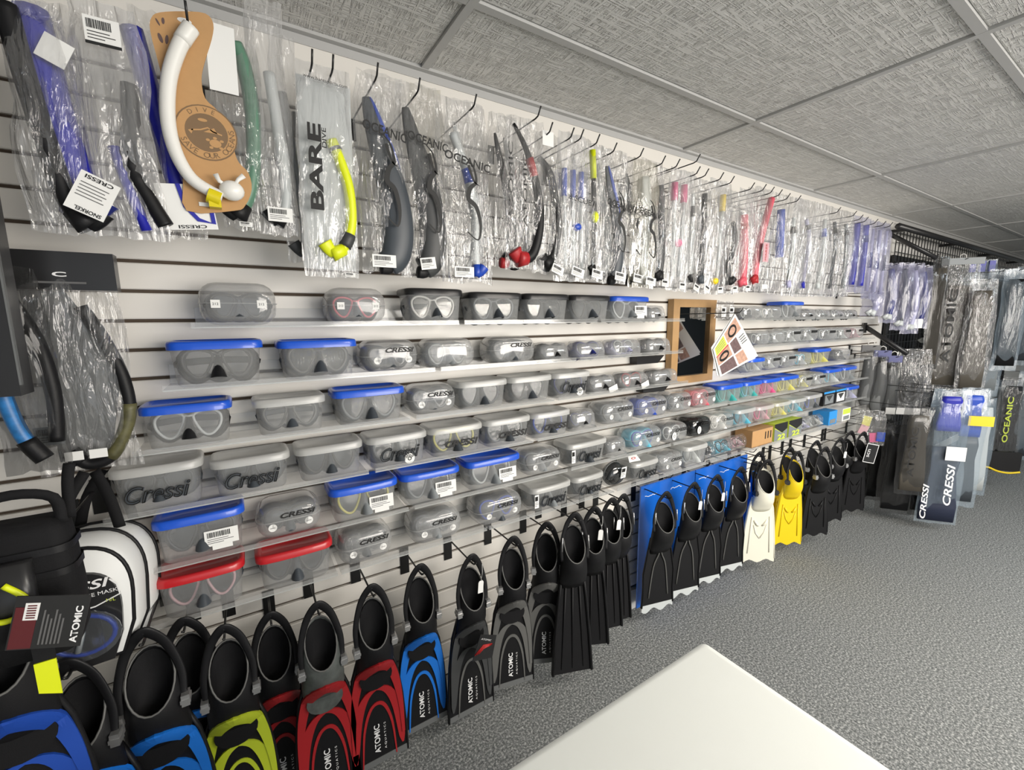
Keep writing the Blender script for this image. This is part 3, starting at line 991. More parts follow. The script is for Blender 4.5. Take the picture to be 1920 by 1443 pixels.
def pouch(label, x, z, w_, h_):
    t = thing('round_pouch', label, 'pouch', (x, -0.09, z), (0, 0, 0))
    rg = []
    for s, y in ((0.3, -0.038), (0.75, -0.030), (0.97, -0.012), (1.0, 0.0), (0.97, 0.012), (0.7, 0.03)):
        rg.append([(w_ / 2 * s * math.cos(2 * math.pi * i / 20), y, h_ / 2 + h_ / 2 * s * math.sin(2 * math.pi * i / 20)) for i in range(20)])
    mb = MB().rings(rg, cap0=True, cap1=True)
    mb.f = [f[::-1] for f in mb.f]
    mb.build('shell', M_shellblk, t)
    MB().tube([(w_ / 2 * math.cos(2 * math.pi * i / 24), 0, h_ / 2 + h_ / 2 * math.sin(2 * math.pi * i / 24)) for i in range(24)], 0.003, 6, closed=True).build('rim', M_midgrey, t)
    MB().tube(spline([(-0.04, 0, h_ * .3), (-0.01, -0.012, h_ * .75), (0.035, -0.01, h_ * .55), (0.0, 0, h_ * .2)], 5), 0.006, 8).build('coiled_hose', M_greysil, t)
    s = sticker(t, (w_ * 0.15, -0.046, h_ * 0.62), 0.032, 0.055)
    s.rotation_euler = (R(8), 0, 0)
    return t


for row, items in ROWS.items():
    n = len(items)
    for i, it in enumerate(items):
        kind, x0, x1, yb = it[:4]
        look = it[-1]
        if i < (n + 1) // 2:
            pos = '%s from left' % ORD[i + 1] if i else 'leftmost'
        else:
            k = n - i
            pos = '%s from right' % ORD[k] if k > 1 else 'rightmost'
        label = '%s, %s on the %s shelf' % (look, pos, ROWN[row])
        a, b = at(x0, yb, 0.14).x, at(x1, yb, 0.14).x
        x, w_ = (a + b) / 2, min(b - a, 0.235) * 0.985
        z = SHELF_Z[row]
        h_ = it[4]
        if kind == 'T':
            tub(label, x, z, w_ / 1.03, h_, it[5], it[6], it[7], it[8])
        elif kind == 'S':
            shell(label, x, z, w_ / 1.02, h_, it[5], it[6], it[7], smat=M_shellblk if it[5] is BK else None)
        elif kind == 'W':
            wrapped(label, x, z, w_, h_, it[5], it[6], it[7])
        elif kind == 'K':
            carton(label, x, z, w_ * 0.98, h_, it[5], it[6])
        elif kind == 'G':
            goggle_pack(label, x, z, w_, h_, it[5], it[6])
        elif kind == 'D':
            pouch(label, x, z, w_ * 0.9, h_)

# ------------------------------------------------------------------ acrylic shelves
SEGS = {0: [(-0.10, 0.62), (0.64, 1.24), (1.26, 1.80), (2.30, 3.10), (3.12, 4.05)],
        1: [(-0.17, 0.53), (0.55, 1.13), (1.15, 1.80), (2.42, 3.05), (3.07, 4.10)],
        2: [(-0.24, 0.44), (0.46, 1.02), (1.04, 1.85), (2.35, 3.05), (3.07, 4.10)],
        3: [(-0.31, 0.30), (0.32, 0.92), (0.94, 1.54), (1.56, 2.20), (2.22, 2.98), (3.0, 4.10)],
        4: [(-0.24, 0.42), (0.44, 1.09), (1.11, 1.74), (1.76, 2.40), (2.42, 3.05), (3.07, 4.10)],
        5: [(-0.27, 0.19), (0.20, 0.71), (0.72, 1.36), (1.38, 2.06), (2.08, 2.55), (2.57, 3.75)]}
SEGN = ['first', 'second', 'third', 'fourth', 'fifth', 'sixth']
for row, segs in SEGS.items():
    for k, (a, b) in enumerate(segs):
        z = SHELF_Z[row]
        s = thing('acrylic_shelf', 'clear acrylic shelf, %s piece from left in the %s mask row' % (SEGN[k], ROWN[row]), 'shelf', (a, 0, z), group='clear acrylic shelves')
        L_ = b - a
        MB().box(0, L_, -0.150, -0.004, -0.004, -0.0005).build('shelf_plate', M_acrylic, s)
        MB().box(0, L_, -0.004, -0.0008, -0.004, 0.05).build('back_flange', M_acrylic, s)
        MB().box(0, L_, -0.1525, -0.1505, -0.004, 0.010).build('front_lip', M_acrylic, s)
        MB().box(0, L_, -0.1527, -0.1523, -0.0042, -0.0008).build('lip_edge', M_acredge, s)

for nm_, q4 in (('second', ((1194, 669), (1246, 665), (1234, 680), (1194, 683))), ('third', ((1206, 722), (1258, 717), (1245, 733), (1206, 736)))):
    pts = [at(*q, 0.045) for q in q4]
    t = thing('shelf_support', 'black trapezoid support under the %s mask shelf left of the mirror' % nm_, 'support', (pts[0].x, -0.03, pts[0].z))
    MB().plate([(p.x - pts[0].x, p.z - pts[0].z) for p in pts], -0.015, 0.029).build('support_block', M_blacklid, t)

# ------------------------------------------------------------------ bags
def bag_mesh(w_, h_, d_, seed, top=0.85, fat=0.6):
    """flat plastic bag, hung by its top edge: local origin at top centre, z down"""
    r_ = random.Random(seed)
    o = Vector((r_.random() * 40, r_.random() * 40, r_.random() * 40))
    nx, nz = 8, 18
    ph = [r_.uniform(0, 6.28) for _ in range(4)]
    mb = MB()
    for sgn in (-1, 1):
        g = []
        for j in range(nz + 1):
            v = j / nz
            wf = top + (1 - top) * min(1, v * 4)
            wf *= 1 - 0.05 * math.sin(v * 9 + ph[0]) * 0.5
            body = math.sin(math.pi * min(1, max(0, (v - 0.06) / 0.9)) ** fat) ** 0.6 if 0.06 < v < 0.96 else 0.0
            sway = 0.012 * noise.noise(Vector((v * 2.5, 0.3, 0)) + o)
            row = []
            for i in range(nx + 1):
                u = i / nx * 2 - 1
                th = d_ / 2 * (1 - u * u) ** 0.5 * body + 0.0006
                wr = 0.011 * noise.noise(Vector((u * 3.0 + v * 1.2, v * 4.0, sgn * 0.4)) + o) * (0.25 + body) * min(1, d_ / 0.03)
                ex = 0.007 * noise.noise(Vector((u, v * 7, 3.3)) + o) if abs(u) == 1 else 0
                zb = 0.010 * noise.noise(Vector((u * 3, 9.1, 0)) + o) if j in (0, nz) else 0
                row.append((u * w_ / 2 * wf + sway + ex, sgn * th + wr, -v * h_ + zb))
            g.append(row)
        mb.rings(g[::-1] if sgn < 0 else g, closed=False)
    return mb


JC = [(-0.30, -0.12), (-0.14, -0.27), (0.10, -0.44), (0.24, -0.60), (0.25, -0.76), (0.12, -0.88), (-0.08, -0.92)]


def snork(parent, w_, h_, pts, r, mat, tip=None, mouth=None, y=0.0, keeper=None, tipfrac=0.12, taper=0.0, name='snorkel'):
    """snorkel: barrel (part) > tip, mouthpiece, keeper (sub-parts)"""
    path = spline([(a * w_, y, b * h_) for a, b in pts], 5)
    s = MB().tube(path, (lambda t: r * (1 - taper + taper * min(1, t * 1.6))), 10, up=Vector((0, 1, 0))).build(name, mat, parent)
    if tip:
        k = max(3, int(len(path) * tipfrac))
        MB().tube(path[:k + 1], lambda t: r * (0.30 + 0.85 * t) + 0.0012, 10).build('dry_top', tip, s)
    if mouth:
        e = path[-1]
        d = (path[-1] - path[-3]).normalized()
        MB().tube([e - d * 0.03, e - d * 0.01, e + d * 0.005], lambda t: r * (1.15 + 0.3 * t), 10).build('purge_valve', mouth, s)
        MB().tube(spline([e, e + Vector((-0.012 if d.x < 0 else 0.012, -0.008, 0.010)), e + Vector((-0.022 if d.x < 0 else 0.022, -0.010, 0.024))], 4), lambda t: r * (1.0 + 0.35 * t), 10, flat=0.6).build('mouthpiece', mouth, s)
    if keeper:
        k = int(len(path) * 0.68)
        MB().tube(path[k:k + 4], r * 1.25, 10).build('keeper_clip', keeper, s)
    return s


def bagpos(x0, x1, yt, yb, off):
    xm, ym = (x0 + x1) / 2, (yt + yb) / 2
    w_ = at(x1, ym, off).x - at(x0, ym, off).x
    t, b = at(xm, yt, off), at(xm, yb, off)
    return (at(xm, ym, off).x, -off, t.z), w_, t.z - b.z


def bagged(label, box, off, film=None, name='bagged_snorkel', cat='snorkel', d=0.035, seed=None, wmax=0.19, group=None, tilt=0.0, yaw=0.0, holecard=False):
    loc, w_, h_ = bagpos(*box, off)
    w_ = min(w_, wmax)
    t = thing(name, label, cat, loc, (0, tilt, yaw), group)
    t['w'], t['h'] = w_, h_
    sd = seed if seed is not None else int(loc[0] * 1000)
    bag_mesh(w_, h_, d, sd).build('bag', film or M_film, t)
    return t, w_, h_


def hook(label, x, z, reach, cat='hook', wide=0.0, tip=0.035, plate_h=0.05, group=None, r=0.0024):
    t = thing('display_hook', label, cat, (x, 0, z), group=group)
    MB().box(-0.012 - wide, 0.012 + wide, -0.004, -0.0004, -plate_h, 0.012).build('backplate', M_metalblk, t)
    MB().tube([(0, -0.003, 0), (0, -reach * 0.5, 0.0), (0, -reach + 0.012, 0.0), (0, -reach - 0.002, 0.003), (0, -reach - 0.018, tip * 0.72)], r, 8).build('prong', M_metalblk, t)
    return t


OFF = 0.27
HK = []          # hooks to set behind the bags: (x, z, reach)
NX = [0]


def hk(px, py, off=0.295):
    """a hook whose tip shows at that place of the survey"""
    p = at(px, py, off)
    HK.append((p.x, p.z - 0.03, off))


B = bagged
FR = M_film
# --- left end
t, w_, h_ = B('clear bag with black snorkel and grey instruction card, at far left of the top row', (18, 150, 5, 435), 0.33, d=0.05)
snork(t, w_, h_, [(-0.30, -0.05), (-0.22, -0.25), (-0.12, -0.45), (0.0, -0.65), (0.15, -0.85), (0.40, -0.95)], 0.016, M_black, mouth=M_black)
c = put('instruction_card', MB().box(-0.028, 0.028, -0.0015, 0, -0.036, 0.036).mesh('instruction_card'), M_paper, t, (0.055, -0.036, -h_ * 0.835), (0, R(26), 0))
text('CRESSI', c, (0.0, -0.0025, 0.029), M_print, height=0.007, width=0.040, bold=0.02, rot=R(180))
text('SNORKEL', c, (0.004, -0.0025, -0.030), M_print, height=0.007, width=0.038, bold=0.02, rot=R(180))
for k in range(5):
    MB().box(-0.022, 0.018 - 0.004 * (k % 2), -0.0022, -0.0016, 0.016 - 0.006 * k, 0.0175 - 0.006 * k).build('print_line', M_greyprint, c)
t, w_, h_ = B('clear bag with broad ultramarine snorkel and folded white note', (50, 155, 5, 420), 0.30, d=0.05)
snork(t, w_, h_, [(-0.15, -0.06), (-0.05, -0.3), (0.05, -0.5), (0.2, -0.75), (0.3, -0.92)], 0.026, M_ultra, mouth=M_navy)
put('paper_note', MB().box(-0.020, 0.020, -0.001, 0, -0.022, 0.022).mesh('paper_note'), M_paper, t, (0.02, -0.036, -h_ * 0.25), (0, R(25), 0))
t, w_, h_ = B('hazy bag with black corrugated snorkel and white price tag', (150, 292, 12, 445), 0.30, film=M_filmhazy, d=0.05)
path = spline([(0.22 * w_, 0, -0.32 * h_), (0.16 * w_, 0, -0.5 * h_), (0.10 * w_, 0, -0.66 * h_), (0.30 * w_, 0, -0.82 * h_), (0.48 * w_, 0, -0.93 * h_)], 8)
s = MB().tube(path, lambda t: 0.0145 + 0.0018 * math.sin(t * 120) * (0.2 < t < 0.6), 12).build('snorkel', M_black, t)
MB().tube([(-0.1 * w_, 0.0, -0.6 * h_), (0.05 * w_, 0, -0.8 * h_), (0.2 * w_, 0, -0.96 * h_)], 0.010, 8).build('blue_strap', M_ultra, t)
sticker(t, (0.0, -0.034, -h_ * 0.16), 0.05, 0.045)
MB().box(-0.025, 0.025, -0.0022, -0.001, -0.025, -0.020).build('printed_band', M_print, t, loc=(0, -0.034, -h_ * 0.16))
t, w_, h_ = B('clear bag with ultramarine snorkel hanging behind the kraft card', (262, 372, 30, 445), 0.25, d=0.04)
snork(t, w_, h_, [(-0.42, -0.10), (-0.25, -0.35), (-0.10, -0.55), (0.0, -0.72), (0.20, -0.92)], 0.020, M_ultra)
t = thing('snorkel_card', 'white hang card with blue rectangular frame below the kraft card', 'card', at(338, 345, 0.285), (0, R(-6), 0))
MB().box(-0.045, 0.050, -0.0015, 0, -0.092, 0).build('card', M_paper, t)
MB().ribbon([(-0.005, 0.0), (0.0, -0.045), (0.018, -0.072), (0.044, -0.080), (0.045, 0.0)], 0.008, -0.004, -0.0015).build('blue_frame', M_ultra, t)
text('CRESSI', t, (0.005, -0.0022, -0.086), M_print, height=0.007, width=0.05, bold=0.02, rot=R(180))

# --- kraft card with white snorkel
kx = at(372, 200, 0.29)
t = thing('kraft_snorkel_card', 'white curved snorkel mounted on a brown kraft card with round ocean print', 'snorkel', (at(375, 200, 0.29).x, -0.29, at(340, 25, 0.29).z))


def kp(px, py):
    q = at(px, py, 0.29)
    return (q.x - t.location.x, q.z - t.location.z)


out = [kp(*p) for p in [(300, 24), (345, 22), (385, 26), (400, 45), (397, 75), (383, 120), (378, 150), (385, 185), (410, 210), (432, 250), (440, 285), (448, 305), (466, 325), (472, 355), (460, 385), (440, 395), (350, 395), (343, 330), (322, 230), (300, 130), (282, 60), (284, 34)]]
out = [(p.x, p.y) for p in spline([(a, b, 0) for a, b in out], 3, True)][::-1]
card = MB().plate(out, -0.0015, 0.0015).build('card', M_kraft, t)
hx, hz = kp(346, 40)
MB().disc((0, 0, 0), 0.012, 0.005, 16, 0.0006).build('hang_hole', M_paper, t, loc=(hx, -0.0022, hz))
cx, cz = kp(388, 250)
rx = (kp(388, 200)[1] - kp(388, 302)[1]) / 2 * 0.98
MB().disc((0, 0, 0), rx * 1.02, rx * 1.02, 32, 0.0005).build('round_print', M_kraftdk, card, loc=(cx, -0.0021, cz))
MB().disc((0, 0, 0), rx * 0.97, rx * 0.97, 32, 0.0005).build('round_print', M_kraft, card, loc=(cx, -0.0024, cz))
MB().disc((0, 0, 0), rx * 0.70, rx * 0.70, 32, 0.0005).build('round_print', M_kraftdk, card, loc=(cx, -0.0027, cz))
for i, ch in enumerate('SAVE OUR OCEANS'):
    a = R(205 + 12.0 * i)
    if ch != ' ':
        text(ch, card, (cx + rx * 0.835 * math.cos(a), -0.003, cz + rx * 0.835 * math.sin(a)), M_kraftdk, height=rx * 0.2, rot=-(a + R(90)), name='printed_letter')
for i, ch in enumerate('DIVE'):
    a = R(125 - 18 * i)
    text(ch, card, (cx + rx * 0.835 * math.cos(a), -0.003, cz + rx * 0.835 * math.sin(a)), M_kraftdk, height=rx * 0.16, rot=-(a - R(90)), name='printed_letter')
# turtle, fish and waves inside the round print
mb = MB()
mb.disc((rx * .25, -0.0031, -rx * .35), rx * .20, rx * .15, 14, 0.0003)
for dx, dz in ((-.24, .1), (.22, .12), (-.15, -.17), (.18, -.15), (0, .2)):
    mb.disc((rx * (.25 + dx), -0.0031, rx * (-.35 + dz)), rx * .07, rx * .05, 8, 0.0003)
mb.ribbon([(-rx * .5, rx * .02), (-rx * .2, rx * .08), (rx * .05, rx * .2), (rx * .2, rx * .08), (rx * .5, rx * .0)], rx * .05, -0.0031, -0.0028)
mb.plate([(-rx * .1, rx * .02), (rx * .25, rx * .22), (rx * .35, rx * .02)], -0.0031, -0.0028)
mb.disc((-rx * .1, -0.0031, rx * .45), rx * .16, rx * .06, 10, 0.0003)
mb.plate([(-rx * .6, 0), (-rx * .42, rx * .07), (-rx * .5, -rx * .12)], -0.0031, -0.0028)
mb.build('sea_life_print', M_kraft, card, loc=(cx, 0, cz))
mb = MB()
for px, py, a, b, ro in ((296, 42, 3, 12, 25), (306, 40, 4.5, 11, -5), (301, 72, 6, 16, 15), (313, 75, 5, 16, -10)):
    q = kp(px, py)
    s_ = 0.00055
    pts = []
    for i in range(12):
        an = 2 * math.pi * i / 12
        ex, ez = a * s_ * math.cos(an), b * s_ * math.sin(an)
        pts.append((q[0] + ex * math.cos(R(ro)) - ez * math.sin(R(ro)), q[1] + ex * math.sin(R(ro)) + ez * math.cos(R(ro))))
    mb.plate(pts, -0.0022, -0.0015)
mb.build('fin_print', M_plum, card)
pp = [(360, 60), (338, 95), (320, 150), (316, 210), (322, 260), (338, 305), (362, 340), (395, 362), (418, 372)]
path = spline([(*kp(*p), 0) for p in pp], 5)
path = [Vector((p.x, -0.017, p.y)) for p in path]
s = MB().tube(path, lambda u: 0.0142 - 0.0025 * u, 14).build('snorkel', M_whitep, t)
MB().tube(path[:5], lambda u: 0.0150, 14).build('end_sleeve', M_whitep, s)
q = kp(440, 362)
MB().ball((q[0] - 0.005, -0.018, q[1]), (0.024, 0.018, 0.021)).build('wrapped_mouthpiece', M_whitep, s)
for pts in ([(428, 355), (412, 345), (405, 332)], [(440, 352), (447, 342), (457, 335)]):
    MB().tube([Vector((*kp(*p), 0)).xzy + Vector((0, -0.024, 0)) for p in pts], lambda u: 0.003 + 0.003 * u, 6, flat=0.4).build('mouth_bit', M_whitep, s)
q = kp(403, 373)
mb = MB()
mb.tube([(q[0] - 0.011, -0.017, q[1] + 0.004), (q[0] + 0.011, -0.017, q[1] - 0.004)], 0.0165, 14, caps=False)
mb.box(q[0] - 0.011, q[0] + 0.011, -0.026, -0.002, q[1] - 0.022, q[1] - 0.006)
mb.build('yellow_tape', M_tape, t)
sticker(t, (*kp(385, 384)[:1], -0.003, kp(385, 384)[1]), 0.022, 0.008, bars=False)
hk(348, 6, 0.31)

# --- green, grey, bare
t, w_, h_ = B('clear bag with sea-green snorkel and blank white tag', (400, 495, 45, 430), 0.25, d=0.045)
snork(t, w_, h_, [(0.08, -0.10), (0.22, -0.2), (0.30, -0.4), (0.25, -0.6), (0.1, -0.8), (-0.2, -0.93)], 0.016, M_sgreen, mouth=M_black)
put('white_tag', MB().box(-0.026, 0.026, -0.001, 0, -0.066, 0.066).mesh('white_tag'), M_paper, t, (-0.02, -0.04, -0.10), (0, R(1), 0))
sticker(t, (-0.005, -0.035, -h_ * 0.985), 0.025, 0.010)
t, w_, h_ = B('large clear bag with pale grey-blue snorkel and dark mouthpiece', (470, 545, 2, 440), 0.24, film=M_filmhazy, d=0.05)
snork(t, w_, h_, [(0.05, -0.30), (0.15, -0.5), (0.25, -0.7), (0.2, -0.86), (-0.05, -0.94)], 0.013, M_palesil, mouth=M_black)
sticker(t, (0.0, -0.036, -h_ * 0.92), 0.052, 0.032)
t, w_, h_ = B('hazy bag with grey snorkel behind the long lettered bag', (520, 575, 70, 490), 0.20, film=M_filmhazy, d=0.04)
snork(t, w_, h_, [(-0.2, -0.25), (0, -0.5), (0.2, -0.7), (0.25, -0.88), (0.1, -0.96)], 0.012, M_greysil, mouth=M_dkgrey)

t, w_, h_ = B('milky white bag with neon yellow snorkel and large sideways black lettering', (567, 673, 128, 520), OFF, film=M_filmhazy, d=0.03, tilt=R(1.5))
snork(t, w_, h_, [(0.08, -0.33), (0.22, -0.42), (0.36, -0.55), (0.38, -0.72), (0.24, -0.84), (0.04, -0.88)], 0.0135, M_lime, tip=M_midgrey, mouth=M_lime, keeper=M_dkgrey)
put('backing_sheet', MB().box(-w_ * .46, w_ * .46, 0.006, 0.0068, -h_ * 0.96, -0.03).mesh('backing_sheet'), M_palesil, t)
text('BARE', t, (-w_ * 0.24, -0.030, -h_ * 0.49), M_print, height=0.030, width=0.195, rot=R(-90), bold=0.035)
text('DIVE', t, (-w_ * 0.08, -0.030, -h_ * 0.35), M_print, height=0.010, width=0.045, rot=R(-90), bold=0.01)
text('www.baresports.com', t, (0.0, -0.020, -0.042), M_print, height=0.010, width=w_ * 0.74)
sticker(t, (w_ * 0.3, -0.02, -h_ * 0.985), 0.025, 0.010)
hk(583, 95, 0.30)
hk(622, 105, 0.30)

LOGO1 = [(-0.22, -0.30), (-0.02, -0.34), (0.06, -0.42), (-0.10, -0.46), (-0.16, -0.52), (0.05, -0.56), (0.16, -0.66), (0.08, -0.74), (-0.20, -0.70)]


def oceanic(t, w_, h_, shift=0.0, word='OCEANIC', z=-0.30):
    text(word, t, (shift * w_, -0.034, z * h_), M_print, height=0.023, width=w_ * 0.85, rot=R(8), bold=0.022)
    mb = MB()
    pts = spline([(a * w_ * 0.7, b * h_, 0) for a, b in LOGO1], 4)
    mb.ribbon([(p.x + shift * w_ + 0.1 * w_, p.y - 0.02 * h_) for p in pts], lambda u: 0.003 + 0.011 * math.sin(math.pi * u) ** 2, -0.036, -0.0350)
    pts = spline([(0.0, -0.36, 0), (0.10, -0.44, 0), (0.20, -0.46, 0)], 4)
    mb.ribbon([(p.x * w_ + shift * w_, p.y * h_) for p in pts], lambda u: 0.008 * (1 - u) + 0.001, -0.036, -0.0350)
    mb.build('printed_emblem', M_print, t)


def blade_fold(t, w_, h_, mat, pts, wd, y=0.0, name='snorkel'):
    path = spline([(a * w_, y, b * h_) for a, b in pts], 5)
    return MB().tube(path, lambda u: wd * (0.35 + 0.65 * math.sin(math.pi * min(1, 0.15 + u * 0.75))), 12, flat=0.4).build(name, mat, t)


def crescent(t, w_, h_, pts, r, mat, stripe=None, mouth=None):
    path = spline([(a * w_, 0, b * h_) for a, b in pts], 5)
    prof = lambda u: r * (0.10 + 0.95 * math.sin(math.pi * min(0.94, 0.03 + u * 0.72)) ** 0.8)
    s = MB().tube(path, prof, 12, flat=0.55).build('snorkel', mat, t)
    if stripe:
        k = int(len(path) * 0.42)
        MB().tube([p + Vector((prof(i / (len(path) - 1)) * 0.85, -0.006, 0)) for i, p in enumerate(path[:k])], lambda u: 0.002 + 0.006 * math.sin(math.pi * u), 8, flat=0.7).build('blue_stripe', stripe, s)
    e = path[-1]
    MB().tube(spline([e, e + Vector((0.0, -0.008, -0.012)), e + Vector((-0.02, -0.012, -0.012))], 4), lambda u: 0.017, 10, flat=0.7).build('mouthpiece', mouth or M_black, s)
    return s


SNK = [(-0.26, -0.13), (-0.12, -0.28), (0.06, -0.44), (0.20, -0.62), (0.24, -0.78), (0.16, -0.90), (-0.02, -0.95)]
t, w_, h_ = B('clear lettered bag with thick slate snorkel and blue tip, leftmost of the lettered bags', (672, 766, 140, 512), OFF, d=0.05)
crescent(t, w_, h_, SNK, 0.042, M_slate, stripe=M_sblue)
oceanic(t, w_, h_)
sticker(t, (-0.02, -0.036, -h_ * 0.945), 0.062, 0.032)
hk(705, 120)
t, w_, h_ = B('clear lettered bag with thick charcoal snorkel pressed against its right edge', (745, 832, 160, 520), OFF - 0.02, d=0.05)
crescent(t, w_, h_, SNK, 0.040, M_dkgrey)
oceanic(t, w_, h_, 0.1)
sticker(t, (0.0, -0.036, -h_ * 0.93), 0.045, 0.032, rot=R(-8))
hk(783, 148)
t, w_, h_ = B('gold-tinted clear bag behind the charcoal snorkel', (770, 835, 165, 480), OFF - 0.08, film=M_filmwarm, d=0.04)
t, w_, h_ = B('clear lettered bag with pale snorkel and bright blue tip', (820, 918, 190, 530), OFF, d=0.04)
snork(t, w_, h_, [(-0.18, -0.18), (0.0, -0.32), (0.14, -0.46), (0.2, -0.62), (0.2, -0.8), (0.22, -0.95)], 0.012, M_palesil, tip=M_sblue, mouth=M_sblue, tipfrac=0.35)
oceanic(t, w_, h_, 0.0, z=-0.34)
sticker(t, (-0.02, -0.034, -h_ * 0.945), 0.062, 0.030)
hk(888, 178)
t, w_, h_ = B('clear bag with black and red snorkel, sideways lettering, left of its twin', (915, 975, 215, 500), OFF - 0.03, d=0.04)
crescent(t, w_, h_, SNK, 0.018, M_black, mouth=M_finred)
text('ATOMIC', t, (0.0, -0.042, -h_ * 0.45), M_print, height=0.016, width=h_ * 0.50, rot=R(-90))
t, w_, h_ = B('clear bag with curved black snorkel, red collar and red mouthpiece', (945, 1022, 222, 505), OFF, d=0.045)
SB = [(-0.25, -0.05), (0.02, -0.18), (0.24, -0.36), (0.36, -0.55), (0.32, -0.75), (0.15, -0.90), (-0.15, -0.93)]
s = snork(t, w_, h_, SB, 0.019, M_black, mouth=M_finred, taper=0.75)
pth = spline([(a * w_, 0, b * h_) for a, b in SB], 5)
MB().tube(pth[7:11], 0.0135, 10).build('red_collar', M_finred, s)
text('ATOMIC', t, (-0.18 * w_, -0.046, -h_ * 0.50), M_print, height=0.014, width=h_ * 0.46, rot=R(-90))
hk(1008, 200)
t, w_, h_ = B('clear bag with wide curved black snorkel beside the red-collared one', (1000, 1052, 250, 512), OFF - 0.02, d=0.045)
snork(t, w_, h_, [(-0.3, -0.18), (0.1, -0.28), (0.32, -0.5), (0.34, -0.68), (0.2, -0.85), (-0.1, -0.94)], 0.019, M_black, mouth=M_black, taper=0.5)
put('white_tag', MB().box(-0.022, 0.022, -0.001, 0, -0.022, 0.022).mesh('white_tag'), M_paper, t, (-0.02, -0.03, -0.03))
sticker(t, (0.02, -0.034, -h_ * 0.98), 0.05, 0.028, rot=R(20))
hk(1030, 230)
t, w_, h_ = B('hazy bag with three translucent blue snorkels', (1043, 1102, 250, 528), OFF, film=M_filmhazy, d=0.05)
for k, xx in enumerate((-0.25, 0.02, 0.28)):
    MB().tube([(xx * w_, 0, -0.24 * h_), (xx * w_, 0, -0.42 * h_)], 0.010, 10).build('snorkel_top', M_sblue, t)
    MB().tube([(xx * w_, 0, -0.42 * h_), ((xx + 0.05) * w_, 0, -0.9 * h_)], 0.007, 10).build('snorkel_barrel', M_palesil, t)
MB().ball((0.1 * w_, -0.01, -0.62 * h_), (0.02, 0.012, 0.014)).build('mouthpiece', M_sblue, t)
text('8 SCUBA', t, (0.02, -0.034, -0.45 * h_), M_print, height=0.018, width=w_ * 0.9, rot=R(6))
sticker(t, (0.0, -0.035, -h_ * 0.94), 0.055, 0.030, rot=R(15))
hk(1070, 240)
hk(1088, 243)
t, w_, h_ = B('clear bag with black snorkel and neon yellow ends', (1092, 1130, 268, 525), OFF, d=0.04)
MB().tube([(-0.05 * w_, 0, -0.05 * h_), (0.02 * w_, 0, -0.25 * h_)], 0.011, 10).build('snorkel_top', M_lime, t)
snork(t, w_, h_, [(0.02, -0.25), (0.08, -0.5), (0.1, -0.7), (0.05, -0.95)], 0.009, M_black, mouth=M_black)
MB().ball((0.06 * w_, -0.008, -0.53 * h_), (0.013, 0.012, 0.020)).build('yellow_valve', M_lime, t)
sticker(t, (0.0, -0.03, -h_ * 0.96), 0.05, 0.030, rot=R(10))
hk(1118, 252)
